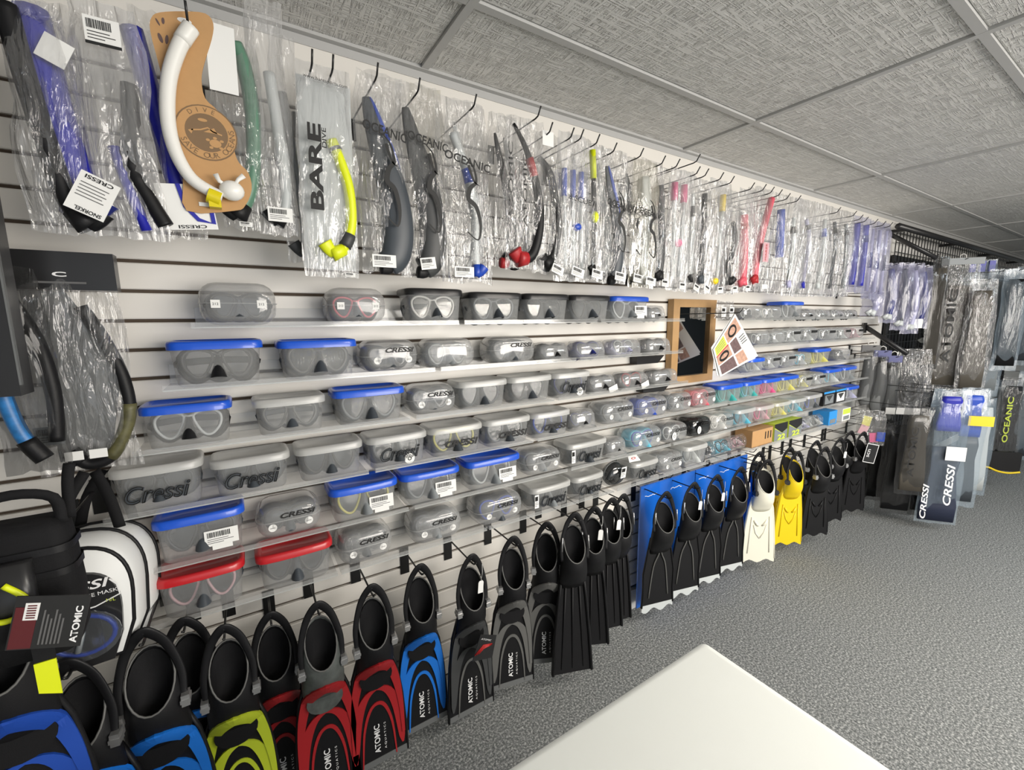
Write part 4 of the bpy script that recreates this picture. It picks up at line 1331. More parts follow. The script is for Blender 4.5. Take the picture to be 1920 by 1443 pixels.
NAMES = [
    ('clear lettered bag with blue-tipped slate snorkel, right of the neon yellow one', (1122, 1176, 280, 532), SNK, 0.018, M_slate, M_sblue, M_black, 'O', FR, (1150, 268)),
    ('clear lettered bag with thin black snorkel, left of the gold-tinted bag', (1162, 1205, 295, 535), SNK, 0.018, M_dkgrey, None, M_black, 'O', FR, (1200, 278)),
    ('gold-tinted lettered bag between two black snorkels', (1182, 1232, 300, 540), None, 0, None, None, None, 'O', M_filmwarm, (1241, 292)),
    ('clear bag with straight black snorkel, left of the pink one', (1222, 1254, 312, 540), [(-0.1, -0.15), (0.05, -0.4), (0.15, -0.65), (0.0, -0.92)], 0.015, M_dkgrey, None, M_black, '', FR, (1268, 298)),
    ('hazy bag with pale snorkel and pink ends', (1250, 1292, 315, 545), None, 0, 'pink', None, None, '', M_filmhazy, (1306, 289)),
    ('hazy bag with black-tipped pale snorkel', (1283, 1312, 330, 548), [(-0.1, -0.15), (0, -0.5), (0.0, -0.9)], 0.010, M_palesil, M_black, M_black, '', M_filmhazy, (1306, 312)),
    ('clear bag with slim black snorkel, left of the yellow-ended one', (1305, 1330, 335, 550), [(0.0, -0.12), (0.05, -0.5), (0.0, -0.9)], 0.012, M_black, None, M_slate, '', FR, (1322, 316)),
    ('hazy bag with pale snorkel and yellow ends', (1322, 1364, 335, 552), None, 0, 'yellow', None, None, '', M_filmhazy, (1350, 323)),
    ('clear bag with dark coiled hose, left of the red snorkels', (1358, 1382, 355, 550), [(0.1, -0.3), (0.3, -0.45), (0.2, -0.6), (-0.1, -0.7), (0.1, -0.9)], 0.012, M_black, None, M_black, '', FR, (1370, 330)),
    ('clear bag with red snorkel, darker red at its top', (1378, 1412, 352, 548), [(-0.1, -0.25), (0.0, -0.5), (0.05, -0.75), (0.0, -0.92)], 0.020, M_redsil, M_finred, M_redsil, '', M_filmhazy, (1408, 342)),
    ('clear bag with slanted red snorkel and red logo card', (1405, 1448, 350, 548), [(0.35, -0.08), (0.1, -0.35), (-0.1, -0.6), (-0.2, -0.9)], 0.017, M_redsil, None, M_finred, 'c', FR, (1430, 345)),
    ('narrow bag with royal blue snorkel right of the red ones', (1446, 1474, 362, 552), [(0.0, -0.15), (0.05, -0.4), (0.1, -0.62)], 0.020, M_sblue, None, None, '', FR, (1445, 350)),
    ('clear bag with black-tipped clear snorkel, right of the royal blue one', (1470, 1496, 368, 555), [(0.0, -0.2), (0.1, -0.5), (0.0, -0.9)], 0.012, M_palesil, M_black, M_lav, '', FR, (1460, 355)),
    ('clear bag with pale snorkel and violet edge', (1490, 1524, 372, 556), [(0.0, -0.2), (0.25, -0.4), (0.1, -0.9)], 0.010, M_lav, M_dkgrey, M_ultra, '', M_filmhazy, (1475, 362)),
    ('shiny clear bag with white lettering and blue-tipped snorkel', (1518, 1552, 380, 556), [(0.2, -0.15), (0.25, -0.5), (0.1, -0.9)], 0.011, M_palesil, M_sblue, M_palesil, '', M_filmhazy, (1495, 366)),
    ('clear bag with slate snorkel in the far group', (1545, 1574, 388, 557), [(0.0, -0.15), (0.15, -0.4), (0.1, -0.9)], 0.010, M_slate, M_black, None, '', FR, (1570, 388)),
    ('crumpled clear bag with black-tipped snorkel, left of the blue group', (1568, 1598, 394, 556), [(-0.1, -0.15), (0.1, -0.4), (0.1, -0.9)], 0.011, M_greysil, M_black, None, '', FR, (1600, 395)),
    ('bag with deep blue snorkel, first of the blue group', (1592, 1612, 402, 548), [(0.0, -0.1), (0.05, -0.5), (0.0, -0.9)], 0.018, M_ultra, None, None, '', M_filmlav, (1612, 402)),
    ('bag with deep blue snorkel, second of the blue group', (1608, 1628, 406, 550), [(0.0, -0.1), (0.05, -0.5), (0.0, -0.9)], 0.018, M_ultra, M_navy, None, '', M_filmlav, (1622, 406)),
    ('lavender bag, first after the blue group', (1622, 1640, 412, 560), [(0.0, -0.1), (0.0, -0.9)], 0.012, M_lav, M_navy, None, '', M_filmlav, (1640, 410)),
    ('lavender bag, second after the blue group', (1636, 1652, 414, 562), [(0.0, -0.1), (0.0, -0.9)], 0.012, M_lav, M_navy, None, '', M_filmlav, (1655, 414)),
    ('lavender bag, last one on the white slat wall', (1648, 1664, 416, 566), [(0.0, -0.1), (0.0, -0.9)], 0.012, M_lav, M_slate, None, '', M_filmlav, (1668, 416)),
]
for i, (lab, box, pts, r, mat, tip, mouth, fl_, film, hp) in enumerate(NAMES):
    far = box[0] > 1440
    t, w_, h_ = B(lab, box, OFF - 0.02 * (i % 2), film=film, d=0.05, wmax=0.20)
    if pts:
        if pts is SNK:
            crescent(t, w_, h_, pts, r * 1.3, mat, stripe=tip)
        else:
            snork(t, w_, h_, pts, r, mat, tip=tip, mouth=mouth, taper=0.1)
    elif isinstance(mat, str):
        mm = M_pink if mat == 'pink' else M_yellow
        for xx in ((-0.22, 0.2) if mat == 'pink' else (0.2,)):
            MB().tube([(xx * w_, 0, -0.12 * h_), (xx * w_, 0, -0.26 * h_)], 0.013, 10).build('snorkel_top', mm, t)
            MB().tube([(xx * w_, 0, -0.26 * h_), ((xx * 0.6) * w_, 0, -0.88 * h_)], 0.008, 10).build('snorkel_barrel', M_palesil, t)
        MB().ball((0, -0.005, -0.60 * h_ if mat == 'pink' else -0.88 * h_), (0.022, 0.014, 0.016)).build('mouthpiece', mm, t)
    else:
        blade_fold(t, w_, h_, M_palesil, [(0.0, -0.12), (0.1, -0.4), (0.0, -0.7), (0.1, -0.92)], 0.03)
    if fl_ == 'O':
        oceanic(t, w_, h_, z=-0.42)
        sticker(t, (0.01, -0.036, -h_ * 0.95), 0.055, 0.030, rot=R(8))
    if fl_ == 'c':
        put('logo_card', MB().box(-0.025, 0.025, -0.001, 0, -0.045, 0.045).mesh('logo_card'), M_rose, t, (-0.01, -0.034, -h_ * 0.62))
        text('MARES', t, (-0.01, -0.036, -h_ * 0.62), M_redpr, height=0.014, width=0.075, rot=R(-90))
        sticker(t, (0.0, -0.035, -h_ * 0.95), 0.05, 0.02, bars=False)
    if not far and not fl_:
        sticker(t, (0.0, -0.036, -h_ * 0.965), 0.04, 0.026, rot=R(rnd.uniform(-10, 25)))
    hk(*hp)
# bags hanging second on the same hooks
BEHIND = [
    ('clear bag with white-grey snorkel behind the blue-tipped lettered one', (690, 770, 150, 505), M_palesil, FR),
    ('clear crinkled bag behind the bright blue tip', (835, 915, 190, 520), M_palesil, FR),
    ('clear bag with dark snorkel behind the two red-trimmed ones', (930, 1000, 225, 505), M_dkgrey, FR),
    ('clear bag with slate snorkel behind the blue trio', (1060, 1110, 255, 520), M_slate, FR),
    ('clear bag with pale snorkel behind the neon yellow-ended one', (1110, 1150, 275, 525), M_palesil, FR),
    ('clear bag with charcoal snorkel behind the gold-tinted lettered bag', (1195, 1240, 300, 535), M_dkgrey, FR),
    ('clear bag with pale snorkel behind the pink-ended one', (1262, 1300, 318, 540), M_palesil, FR),
    ('clear bag with dark snorkel behind the yellow-ended one', (1335, 1368, 340, 545), M_dkgrey, FR),
    ('clear bag with rosy snorkel behind the red ones', (1395, 1432, 352, 545), M_rose, FR),
    ('clear bag with pale snorkel behind the violet-edged one', (1480, 1515, 372, 550), M_palesil, FR),
]
for lab, box, mat, film in BEHIND:
    t, w_, h_ = B(lab, box, OFF - 0.11, film=film, d=0.05, wmax=0.19)
    crescent(t, w_, h_, SNK, 0.022, mat)
HK.sort()
for i, (x, z, off) in enumerate(HK):
    side = '%s from the left' % ORD[i + 1] if i < len(HK) / 2 else '%s from the right' % ORD[len(HK) - i]
    lab = 'black wire hook with upturned tip, %s in the snorkel row' % side if side else 'black wire hook with upturned tip in the middle of the snorkel row'
    t = hook(lab, x, 2.160, off, group='black wire hooks of the snorkel row')
    t.location.z = min(z, 2.2)

# --- header bag with camouflage snorkel at left
t, w_, h_ = B('large clear bag with black header holding a curved black and camouflage snorkel', (38, 248, 478, 885), 0.16, d=0.05, wmax=0.22, seed=5)
MB().box(-w_ * 0.5, w_ * 0.5, -0.018, 0.018, -0.075, 0.004).build('header_card', M_blacklid, t)
MB().plate([(-w_ * .40, -h_ * .16), (-w_ * .02, -h_ * .16), (w_ * .22, -h_ * .34), (w_ * .36, -h_ * .6), (w_ * .2, -h_ * .92), (-w_ * .3, -h_ * .95)][::-1], 0.012, 0.014).build('grey_insert', M_midgrey, t)
text('C', t, (0.0, -0.019, -0.043), M_whiteprint, height=0.010, width=0.022, bold=0.03)
MB().box(-0.04, 0.04, -0.0188, -0.018, -0.062, -0.058).build('printed_line', M_greyprint, t)
pts = [(0.12, -0.23), (0.30, -0.40), (0.42, -0.58), (0.42, -0.75), (0.22, -0.93), (-0.02, -0.97), (-0.18, -0.90)]
pth = spline([(a * w_, 0, b * h_) for a, b in pts], 6)
s = MB().tube(pth, 0.013, 12).build('snorkel', M_black, t)
MB().tube(pth[16:26], 0.0142, 12).build('camouflage_sleeve', P('camo_green', (0.09, 0.085, 0.035), 0.5, vary=(60, 0.8)), s)
MB().tube(pth[-5:], 0.017, 12).build('mouthpiece', M_black, s)
for xx in (-0.10, 0.12):
    sticker(t, (xx * w_, -0.036, -0.905 * h_), 0.03, 0.02, bars=False)
sticker(t, (-0.28 * w_, -0.036, -0.80 * h_), 0.045, 0.04, mat=M_greysil)
t, w_, h_ = B('hazy bag with bright blue camouflage snorkel at the far left edge', (-25, 105, 500, 890), 0.22, film=M_filmblack, d=0.05, seed=11)
pth = spline([(a * w_, 0, b * h_) for a, b in [(0.0, -0.15), (0.3, -0.35), (0.42, -0.6), (0.35, -0.85)]], 6)
s = MB().tube(pth, 0.013, 12).build('snorkel', M_black, t)
pth = spline([(a * w_, -0.01, b * h_) for a, b in [(-0.3, -0.4), (-0.28, -0.6), (-0.12, -0.8), (0.15, -0.93)]], 6)
MB().tube(pth, 0.013, 12).build('blue_sleeve', P('camo_blue', (0.02, 0.16, 0.42), 0.4, vary=(70, 0.7)), t)
MB().tube(pth[-6:], 0.016, 12).build('mouthpiece', M_black, t)
# a tall dark rack post at the very left
t = thing('rack_upright', 'tall black display upright at the upper left edge', 'rack', (at(14, 520, 0.30).x, -0.30, 1.42))
MB().box(-0.14, 0.0, -0.03, 0.03, 0.0, 0.92).build('upright', M_blacklid, t)
MB().box(0.0002, 0.003, -0.031, -0.022, 0.02, 0.55).build('edge_strip', M_midgrey, t)
for z in (0.1, 0.8):
    MB().box(-0.10, -0.06, 0.03, 0.299, z, z + 0.04).build('wall_bracket', M_blacklid, t)

# ------------------------------------------------------------------ mirror and leaflet
a, b = at(1258, 560, 0.02), at(1338, 563, 0.02)
c2 = at(1322, 712, 0.02)
mx0, mx1, mz1, mz0 = a.x, b.x, (a.z + b.z) / 2, c2.z
t = thing('wall_mirror', 'small mirror in a plain light wood frame hung among the mask shelves', 'mirror', ((mx0 + mx1) / 2, -0.022, (mz0 + mz1) / 2))
hw, hh = (mx1 - mx0) / 2, (mz1 - mz0) / 2
MB().box(-hw + 0.01, hw - 0.01, -0.004, 0.004, -hh + 0.01, hh - 0.01).build('mirror_glass', M_mirror, t)
for nm, bx in (('frame_rail', (-hw, hw, hh - 0.04, hh)), ('frame_rail', (-hw, hw, -hh, -hh + 0.04)), ('frame_stile', (-hw, -hw + 0.05, -hh + 0.04, hh - 0.04)), ('frame_stile', (hw - 0.05, hw, -hh + 0.04, hh - 0.04))):
    MB().box(bx[0], bx[1], -0.018, 0.018, bx[2], bx[3]).build(nm, M_wood, t)

LO = 0.20
pc = [at(*p, LO) for p in ((1378, 588), (1421, 667), (1350, 706), (1337, 655))]
top = pc[0]
t = thing('hanging_leaflet', 'tilted colour leaflet with mask photos hanging from a hook beside the mirror', 'leaflet', top)
Q = [(q.x - top.x, q.z - top.z) for q in (pc[0], pc[1], pc[2], pc[3])]      # top, right, bottom, left corner


def bil(u, v):
    """u from the left corner's side to the right, v down the page"""
    a0_, a1_ = Vector(Q[3]).lerp(Vector(Q[0]), v), Vector(Q[2]).lerp(Vector(Q[1]), v)
    return tuple(a0_.lerp(a1_, u))


def patch(u0, u1, v0, v1, y0, y1):
    return MB().plate([bil(u0, v0), bil(u1, v0), bil(u1, v1), bil(u0, v1)], y0, y1)


for k, y in enumerate((0.006, 0.0)):
    patch(0, 1, 0, 1, y - 0.001, y + 0.001).build('sheet', M_paper, t, rot=(0, R(3 * (1 - k)), 0))
for u0, u1, v0, v1, mt in ((0.04, 0.30, 0.05, 0.42, M_limeprint), (0.04, 0.30, 0.46, 0.95, M_photo1), (0.34, 0.62, 0.03, 0.45, M_photo1), (0.66, 0.96, 0.05, 0.45, M_photo2), (0.34, 0.64, 0.50, 0.72, M_photo2), (0.68, 0.95, 0.50, 0.74, M_photo1), (0.31, 0.34, 0.03, 0.45, M_redpr)):
    patch(u0, u1, v0, v1, -0.0018, -0.0010).build('printed_photo', mt, t)
    patch(u0, u1, v0, v1, 0.0072, 0.0078).build('back_print', mt, t, rot=(0, R(3), 0))
c_ = bil(0.2, 0.7)
for cu, cv in ((0.17, 0.70), (0.48, 0.24)):
    mb = MB()
    mb.tube([Vector((*bil(cu + 0.09 * math.cos(2 * math.pi * i / 16), cv + 0.13 * math.sin(2 * math.pi * i / 16)), 0)).xzy + Vector((0, -0.0022, 0)) for i in range(16)], 0.006, 4, flat=0.06, closed=True)
    mb.build('printed_mask', M_print, t)
for k in range(4):
    patch(0.07 + 0.055 * k, 0.085 + 0.055 * k, 0.08, 0.38, -0.0022, -0.0018).build('printed_line', M_greyprint, t)
    patch(0.40 + 0.05 * k, 0.42 + 0.05 * k, 0.78, 0.95, -0.0018, -0.0010).build('printed_line', M_greyprint, t)
hook('black wire hook holding the tilted leaflet', top.x - 0.01, top.z + 0.004, LO + 0.03)
# little packs next to the leaflet hook
for i, px in enumerate((1350, 1365)):
    t, w_, h_ = B('small clear pack with white label, %s beside the mirror' % ('left one' if i == 0 else 'right one'), (px - 8, px + 9, 565, 598), 0.10, name='small_pack', cat='packet', d=0.02)
    sticker(t, (0.0, -0.02, -h_ * 0.6), 0.04, 0.05)

# ------------------------------------------------------------------ fins
def half_outline(pts):
    """pts: (halfwidth, z) top to bottom -> closed outline"""
    return [(a, z) for a, z in pts] + [(-a, z) for a, z in reversed(pts)]


OP = (0.042, -0.046, -0.122, 0.034, 0.064)      # foot opening: half width, centre y, z, half depth, half height


def mk_pocket(wd=1.0):
    mb = MB()
    N = 18
    rg = []
    for rx_, cy, cz, dy, dz in (OP, (0.047, -0.046, -0.135, 0.036, 0.062), (0.053, -0.043, -0.195, 0.036, 0.042), (0.058, -0.036, -0.24, 0.028, 0.024), (0.058, -0.028, -0.28, 0.017, 0.012), (0.048, -0.020, -0.315, 0.006, 0.004)):
        rg.append([(rx_ * wd * math.cos(2 * math.pi * i / N), cy + dy * math.sin(2 * math.pi * i / N), cz + dz * math.sin(2 * math.pi * i / N)) for i in range(N)])
    mb.rings(rg, cap1=True)
    return mb


def mk_insole(wd=1.0):
    """dark inside of the pocket, a little in from the opening"""
    mb = MB()
    N = 18
    rg = []
    for k, d in ((0.94, 0.004), (0.80, 0.05), (0.5, 0.09)):
        rg.append([(OP[0] * k * wd * math.cos(2 * math.pi * i / N), OP[1] + OP[3] * k * math.sin(2 * math.pi * i / N) + d * 0.15, OP[2] + OP[4] * k * math.sin(2 * math.pi * i / N) - d) for i in range(N)])
    mb.rings(rg, cap1=True)
    return mb


def mk_rim(wd=1.0):
    N = 24
    return MB().tube([(OP[0] * wd * math.cos(2 * math.pi * i / N), OP[1] + OP[3] * math.sin(2 * math.pi * i / N), OP[2] + OP[4] * math.sin(2 * math.pi * i / N)) for i in range(N)], 0.0024, 6, closed=True)


def mk_finstrap(wd=1.0):
    p = spline([(-0.052 * wd, -0.052, -0.185), (-0.053 * wd, -0.046, -0.12), (-0.034 * wd, -0.044, -0.045), (-0.008, -0.048, -0.004), (0.008, -0.048, -0.004), (0.034 * wd, -0.044, -0.045), (0.053 * wd, -0.046, -0.12), (0.052 * wd, -0.052, -0.185)], 5)
    return MB().tube(p, lambda u: 0.008 + 0.006 * math.sin(math.pi * u) ** 4, 8, flat=0.3, up=Vector((0, 1, 0.3)))


def mk_buckle():
    mb = MB()
    mb.box(-0.008, 0.008, -0.012, 0.012, -0.014, 0.014)
    mb.box(-0.010, 0.010, -0.014, 0.014, -0.005, 0.004)
    return mb


FRONT = [(-0.15, -0.070, 0.044), (-0.186, -0.080, 0.042), (-0.197, -0.082, 0.047), (-0.237, -0.079, 0.053), (-0.264, -0.064, 0.058), (-0.292, -0.045, 0.058), (-0.319, -0.026, 0.048), (-0.34, -0.022, 0.04)]


def drape(x, z, wd):
    """front surface of the foot pocket or blade at (x, z)"""
    if z <= FRONT[-1][0]:
        return -0.0225
    for (z0, y0, r0), (z1, y1, r1) in zip(FRONT, FRONT[1:]):
        if z1 <= z <= z0:
            f = (z0 - z) / (z0 - z1)
            y, r_ = y0 + (y1 - y0) * f, (r0 + (r1 - r0) * f) * wd
            q = max(0.0, 1 - (x / (1.4 * r_)) ** 2)
            return min(-0.0225, -0.012 + (y + 0.012) * q)
    return FRONT[0][1]


def drape_band(path, width, wd, lift=0.007, cross=6):
    """band that follows the pocket surface; path of (x, z)"""
    mb = MB()
    k = len(path)
    rg = []
    for i in range(k):
        a = Vector(path[min(i + 1, k - 1)]) - Vector(path[max(i - 1, 0)])
        a.normalize()
        nrm = Vector((-a[1], a[0]))
        hw = width(i / (k - 1)) / 2
        top_, bot_ = [], []
        for c in range(cross + 1):
            q = Vector(path[i]) + nrm * hw * (1 - 2 * c / cross)
            y = drape(q[0], q[1], wd)
            top_.append((q[0], y - lift, q[1]))
            bot_.append((q[0], y + 0.002, q[1]))
        rg.append(top_ + bot_[::-1])
    return mb.rings(rg, cap0=True, cap1=True, smooth=False)


def rails(out_pts, r):
    mb = MB()
    for s in (1, -1):
        mb.tube([(s * a, -0.018, z) for a, z in out_pts], r, 6, flat=1.6)
    return mb


def price_tag(parent, c, h_=0.045, rot=0.0):
    o = MB().plate([(-0.010, -h_), (0.010, -h_), (0.010, -0.006), (0.006, 0), (-0.006, 0), (-0.010, -0.006)][::-1], -0.0006, 0.0006).build('price_tag', M_paper, parent, loc=c, rot=(0, rot, 0))
    MB().tube([(0, 0, 0), (0.003, 0, 0.03), (0, 0, 0.06)], 0.0008, 4).build('string', M_paper, o)
    return o


FH = []


def fin(label, x, off, ztop, style, cols, wd=1.0, ln=1.0, ex='', lean=R(0), yaw=0.0, roll=0.0, group=None, name='swim_fin', zbot=None):
    t = thing(name, label, 'fin', (x, -off, ztop), (lean, roll, yaw), group)
    FH.append((x + 0.048 * math.sin(yaw), off + 0.048 * math.cos(yaw), ztop))
    body = cols.get('body', M_black)
    pk = cols.get('pocket', body)
    q = dict(scale=(1, 1, 1))
    if style == 'arc':
        bl = [(0.046, -0.24), (0.068, -0.31), (0.082, -0.42), (0.089, -0.53), (0.092, -0.64)]
        bl = [(a * wd, -0.24 + (z + 0.24) * ln) for a, z in bl]
        zb = bl[-1][1]
        zz = lambda z: -0.24 + (z + 0.24) * ln
        MB().plate(half_outline(bl)[::-1], -0.022, -0.012).build('blade', body, t)
        rails(bl, 0.005).build('side_rail', body, t)
        MB().plate([(-bl[-1][0], zb), (bl[-1][0], zb), (bl[-1][0] * 0.99, zb + 0.022), (-bl[-1][0] * 0.99, zb + 0.022)], -0.0235, -0.011).build('blade_tip', M_midgrey, t)
        a = cols['arc']
        p1 = [(p.x * wd, zz(p.y)) for p in spline([(-0.079, -0.56, 0), (-0.074, -0.44, 0), (-0.060, -0.345, 0), (-0.035, -0.278, 0), (0, -0.250, 0), (0.035, -0.278, 0), (0.060, -0.345, 0), (0.074, -0.44, 0), (0.079, -0.56, 0)], 4)]
        drape_band(p1, lambda u: 0.010 + 0.026 * math.sin(math.pi * u) ** 1.5, wd).build('outer_arch', a, t)
        p2 = [(p.x * wd, zz(p.y)) for p in spline([(-0.076, -0.60, 0), (-0.063, -0.46, 0), (-0.038, -0.388, 0), (0, -0.365, 0), (0.038, -0.388, 0), (0.063, -0.46, 0), (0.076, -0.60, 0)], 4)]
        MB().ribbon(p2, lambda u: 0.006 + 0.018 * abs(math.cos(math.pi * u)) * math.sin(math.pi * u) ** 0.5 * 2, -0.027, -0.021).build('middle_arch', a, t)
        p3 = [(p.x * wd, zz(p.y)) for p in spline([(-0.054, -0.63, 0), (-0.045, -0.51, 0), (-0.025, -0.438, 0), (0, -0.418, 0), (0.025, -0.438, 0), (0.045, -0.51, 0), (0.054, -0.63, 0)], 4)]
        MB().ribbon(p3, lambda u: 0.0035 + 0.007 * math.sin(math.pi * u), -0.025, -0.021).build('inner_arch', cols.get('arc2', a), t)
        MB().disc((0, 0, 0), 0.050 * wd, 0.042 * ln, 20, 0.012).build('toe_cap', cols.get('toe', M_matt), t, loc=(0, -0.036, zz(-0.315)))
        if 'L' in ex:
            text('ATOMIC', t, (-0.006, -0.0245, zz(-0.545)), M_whiteprint, height=0.018, width=0.105 * ln, rot=R(-90), bold=0.02)
            text('AQUATICS', t, (0.020, -0.0245, zz(-0.545)), M_whiteprint, height=0.007, width=0.098 * ln, rot=R(-90), space=1.5)
    elif style == 'plain':
        bl = [(0.045, -0.26), (0.058, -0.35), (0.074, -0.50), (0.085, -0.64)]
        bl = [(a * wd, -0.26 + (z + 0.26) * ln) for a, z in bl]
        MB().plate(half_outline(bl)[::-1], -0.020, -0.012).build('blade', M_matt, t)
        rails(bl, 0.007).build('side_rail', body, t)
        for s in (-0.4, 0, 0.4):
            MB().tube([(s * 0.07 * wd, -0.022, bl[0][1] - 0.03), (s * 0.12 * wd, -0.021, bl[-1][1] + 0.02)], lambda u: 0.005 * (1 - u * 0.7), 6).build('blade_rib', body, t)
    elif style == 'y':
        bl = [(0.046, -0.235), (0.060, -0.31), (0.078, -0.42), (0.077, -0.52), (0.082, -0.60)]
        bl = [(a * wd, -0.235 + (z + 0.235) * ln) for a, z in bl]
        zb = bl[-1][1]
        MB().plate(half_outline(bl)[::-1], -0.020, -0.012).build('blade', body, t)
        rails(bl, 0.005).build('side_rail', body, t)
        for s in (-1, 1):
            p = spline([(s * 0.006, -0.030, -0.27), (s * 0.008, -0.026, -0.32), (s * 0.032 * wd, -0.023, -0.39), (s * 0.050 * wd, -0.022, zb + 0.05)], 4)
            MB().tube(p, 0.0035, 6).build('ridge', M_rim, t)
        n = 16
        bot = [(-bl[-1][0] + 2 * bl[-1][0] * i / n, zb - 0.022 - 0.012 * math.sin(i / n * math.pi * 4)) for i in range(n + 1)]
        MB().plate(bot + [(bl[-1][0], zb + 0.010), (-bl[-1][0], zb + 0.010)], -0.0205, -0.0115).build('clear_tip', cols.get('tip', M_palesil), t)
    else:   # duck: one-piece rubber fin with vents
        bl = [(0.046, -0.23), (0.066, -0.30), (0.078, -0.40), (0.088, -0.52), (0.095, -0.63)]
        bl = [(a * wd, -0.23 + (z + 0.23) * ln) for a, z in bl]
        zb = bl[-1][1]
        n = 12
        bw = bl[-1][0]
        bot = [(bw - 2 * bw * i / n, zb - 0.012 - 0.010 * math.cos(i / n * math.pi * 4)) for i in range(n + 1)]
        MB().plate(([(a, z) for a, z in bl] + bot + [(-a, z) for a, z in reversed(bl)])[::-1], -0.026, -0.012).build('blade', body, t)
        rails(bl, 0.007).build('side_rail', body, t)
        for s in (-1, 1):
            MB().tube([(s * 0.012, -0.026, -0.405), (s * 0.024, -0.030, -0.395), (s * 0.040, -0.026, -0.37)], 0.006, 6).build('vent_slot', cols.get('vent', body), t)
            MB().tube([(s * 0.040, -0.027, -0.40), (s * 0.026, -0.027, -0.45), (0, -0.027, -0.485)], 0.0035, 6).build('raised_v', body, t)
            MB().tube([(s * 0.05 * wd, -0.028, -0.35), (s * 0.062 * wd, -0.026, zb + 0.04)], 0.004, 6).build('blade_rib', body, t)
    put('foot_pocket', cached(('pocket', wd), lambda: mk_pocket(wd)), pk, t)
    put('pocket_lining', cached(('insole', wd), lambda: mk_insole(wd)), M_matt, t)
    put('opening_rim', cached(('rim', wd), lambda: mk_rim(wd)), cols.get('rim', M_rim), t)
    st = put('heel_strap', cached(('strap', wd), lambda: mk_finstrap(wd)), cols.get('strap', M_black), t)
    if style in ('arc', 'duck'):
        for s in (-1, 1):
            put('buckle', cached('buckle', mk_buckle), cols.get('buckle', M_silver), t, (s * 0.056 * wd, -0.054, -0.19))
    else:
        for s in (-1, 1):
            MB().tube([(s * 0.053 * wd, -0.058, -0.085), (s * 0.056 * wd, -0.060, -0.14)], 0.003, 6).build('strap_clip', M_silver, t)
    if 'G' in ex:
        price_tag(t, (0.02, -0.080, -0.08), rot=R(5))
    return t


def finx(px, py, off):
    return at(px, py, off).x


FZ = 0.735
lime = dict(arc=M_finlime)
red = dict(arc=M_finred)
redcamo = dict(arc=M_finred, body=M_black, pocket=M_camo, toe=M_camo)
blu = dict(arc=M_finblue)
gry = dict(arc=M_dkgrey, arc2=M_rim)
grl = dict(arc=M_rim, arc2=M_rim)
G1 = 'rubber fins along the floor'
fin('large black fin with royal blue arch at the bottom left corner', -0.405, 0.39, 1.12, 'arc', dict(arc=P('fin_royal', (0.010, 0.06, 0.36), 0.5), body=M_matt), yaw=R(6), group=G1)
fin('black fin with blue edge partly behind the corner fin', -0.345, 0.28, 0.87, 'arc', blu, yaw=R(-8), group=G1)
fin('wide black fin with bright blue arch under the mask backpack', -0.240, 0.25, 0.872, 'arc', blu, wd=1.05, ex='L', group=G1)
fin('black and blue fin hanging behind the wide blue-arched one', -0.185, 0.13, 0.80, 'arc', blu, ex='', group=G1)
fin('black fin with lime yellow arches', finx(442, 1330, 0.17), 0.185, FZ + 0.045, 'arc', lime, ex='L', group=G1)
fin('black fin with red arches right behind the lime one', finx(522, 1300, 0.12), 0.105, FZ - 0.01, 'arc', red, ex='L', group=G1)
fin('grey camouflage fin with red arches', finx(604, 1290, 0.16), 0.185, FZ + 0.025, 'arc', redcamo, ex='L', group=G1)
fin('black fin with red arches, right of the camouflage one', finx(697, 1260, 0.16), 0.185, FZ + 0.025, 'arc', red, ex='L', group=G1)
fin('black fin with bright blue arches next to the red one', finx(788, 1200, 0.14), 0.12, FZ, 'arc', blu, ex='L', group=G1)
t9 = fin('black fin with charcoal arches and a red printed hang tag', finx(872, 1180, 0.14), 0.16, FZ, 'arc', gry, ex='LG', group=G1)
tg = MB().plate([(-0.045, -0.04), (0.035, -0.06), (0.055, 0.02), (-0.01, 0.05)], -0.001, 0.001).build('hang_tag', M_blacklid, t9, loc=(0.02, -0.085, -0.33))
text('ATOMIC', tg, (0.012, -0.002, 0.022), M_whiteprint, height=0.006, width=0.045, rot=R(30))
for k in range(3):
    MB().tube([(-0.035 + 0.008 * k, -0.002, -0.02), (0.0, -0.002, 0.005 - 0.006 * k), (0.035, -0.002, -0.005)], 0.0022, 5).build('red_swirl', M_redpr, tg)
fin('dark grey fin with lighter grey arches', finx(955, 1120, 0.15), 0.15, FZ + 0.01, 'arc', grl, ex='L', yaw=R(-12), group=G1)
fin('dark grey fin with one bright grey edge, left of the plain black fins', finx(1018, 1110, 0.12), 0.13, FZ + 0.01, 'arc', grl, ex='L', yaw=R(-25), group=G1)
fin('long plain black fin with grey-rimmed opening, nearest of the plain ones', finx(1068, 1100, 0.20), 0.20, 0.79, 'plain', {}, ln=1.15, wd=1.0, lean=R(-2), yaw=R(-20), group=G1)
fin('plain black fin with white string tag, second of the plain ones', 1.215, 0.16, 0.765, 'plain', {}, ln=1.05, ex='G', yaw=R(-25), group=G1)
fin('plain black fin with white tag, third of the plain ones', 1.315, 0.15, 0.775, 'plain', {}, ln=1.0, ex='G', yaw=R(-15), group=G1)
fin('plain black fin touching the blue boards', 1.40, 0.13, 0.765, 'plain', {}, ln=1.0, yaw=R(-10), group=G1)
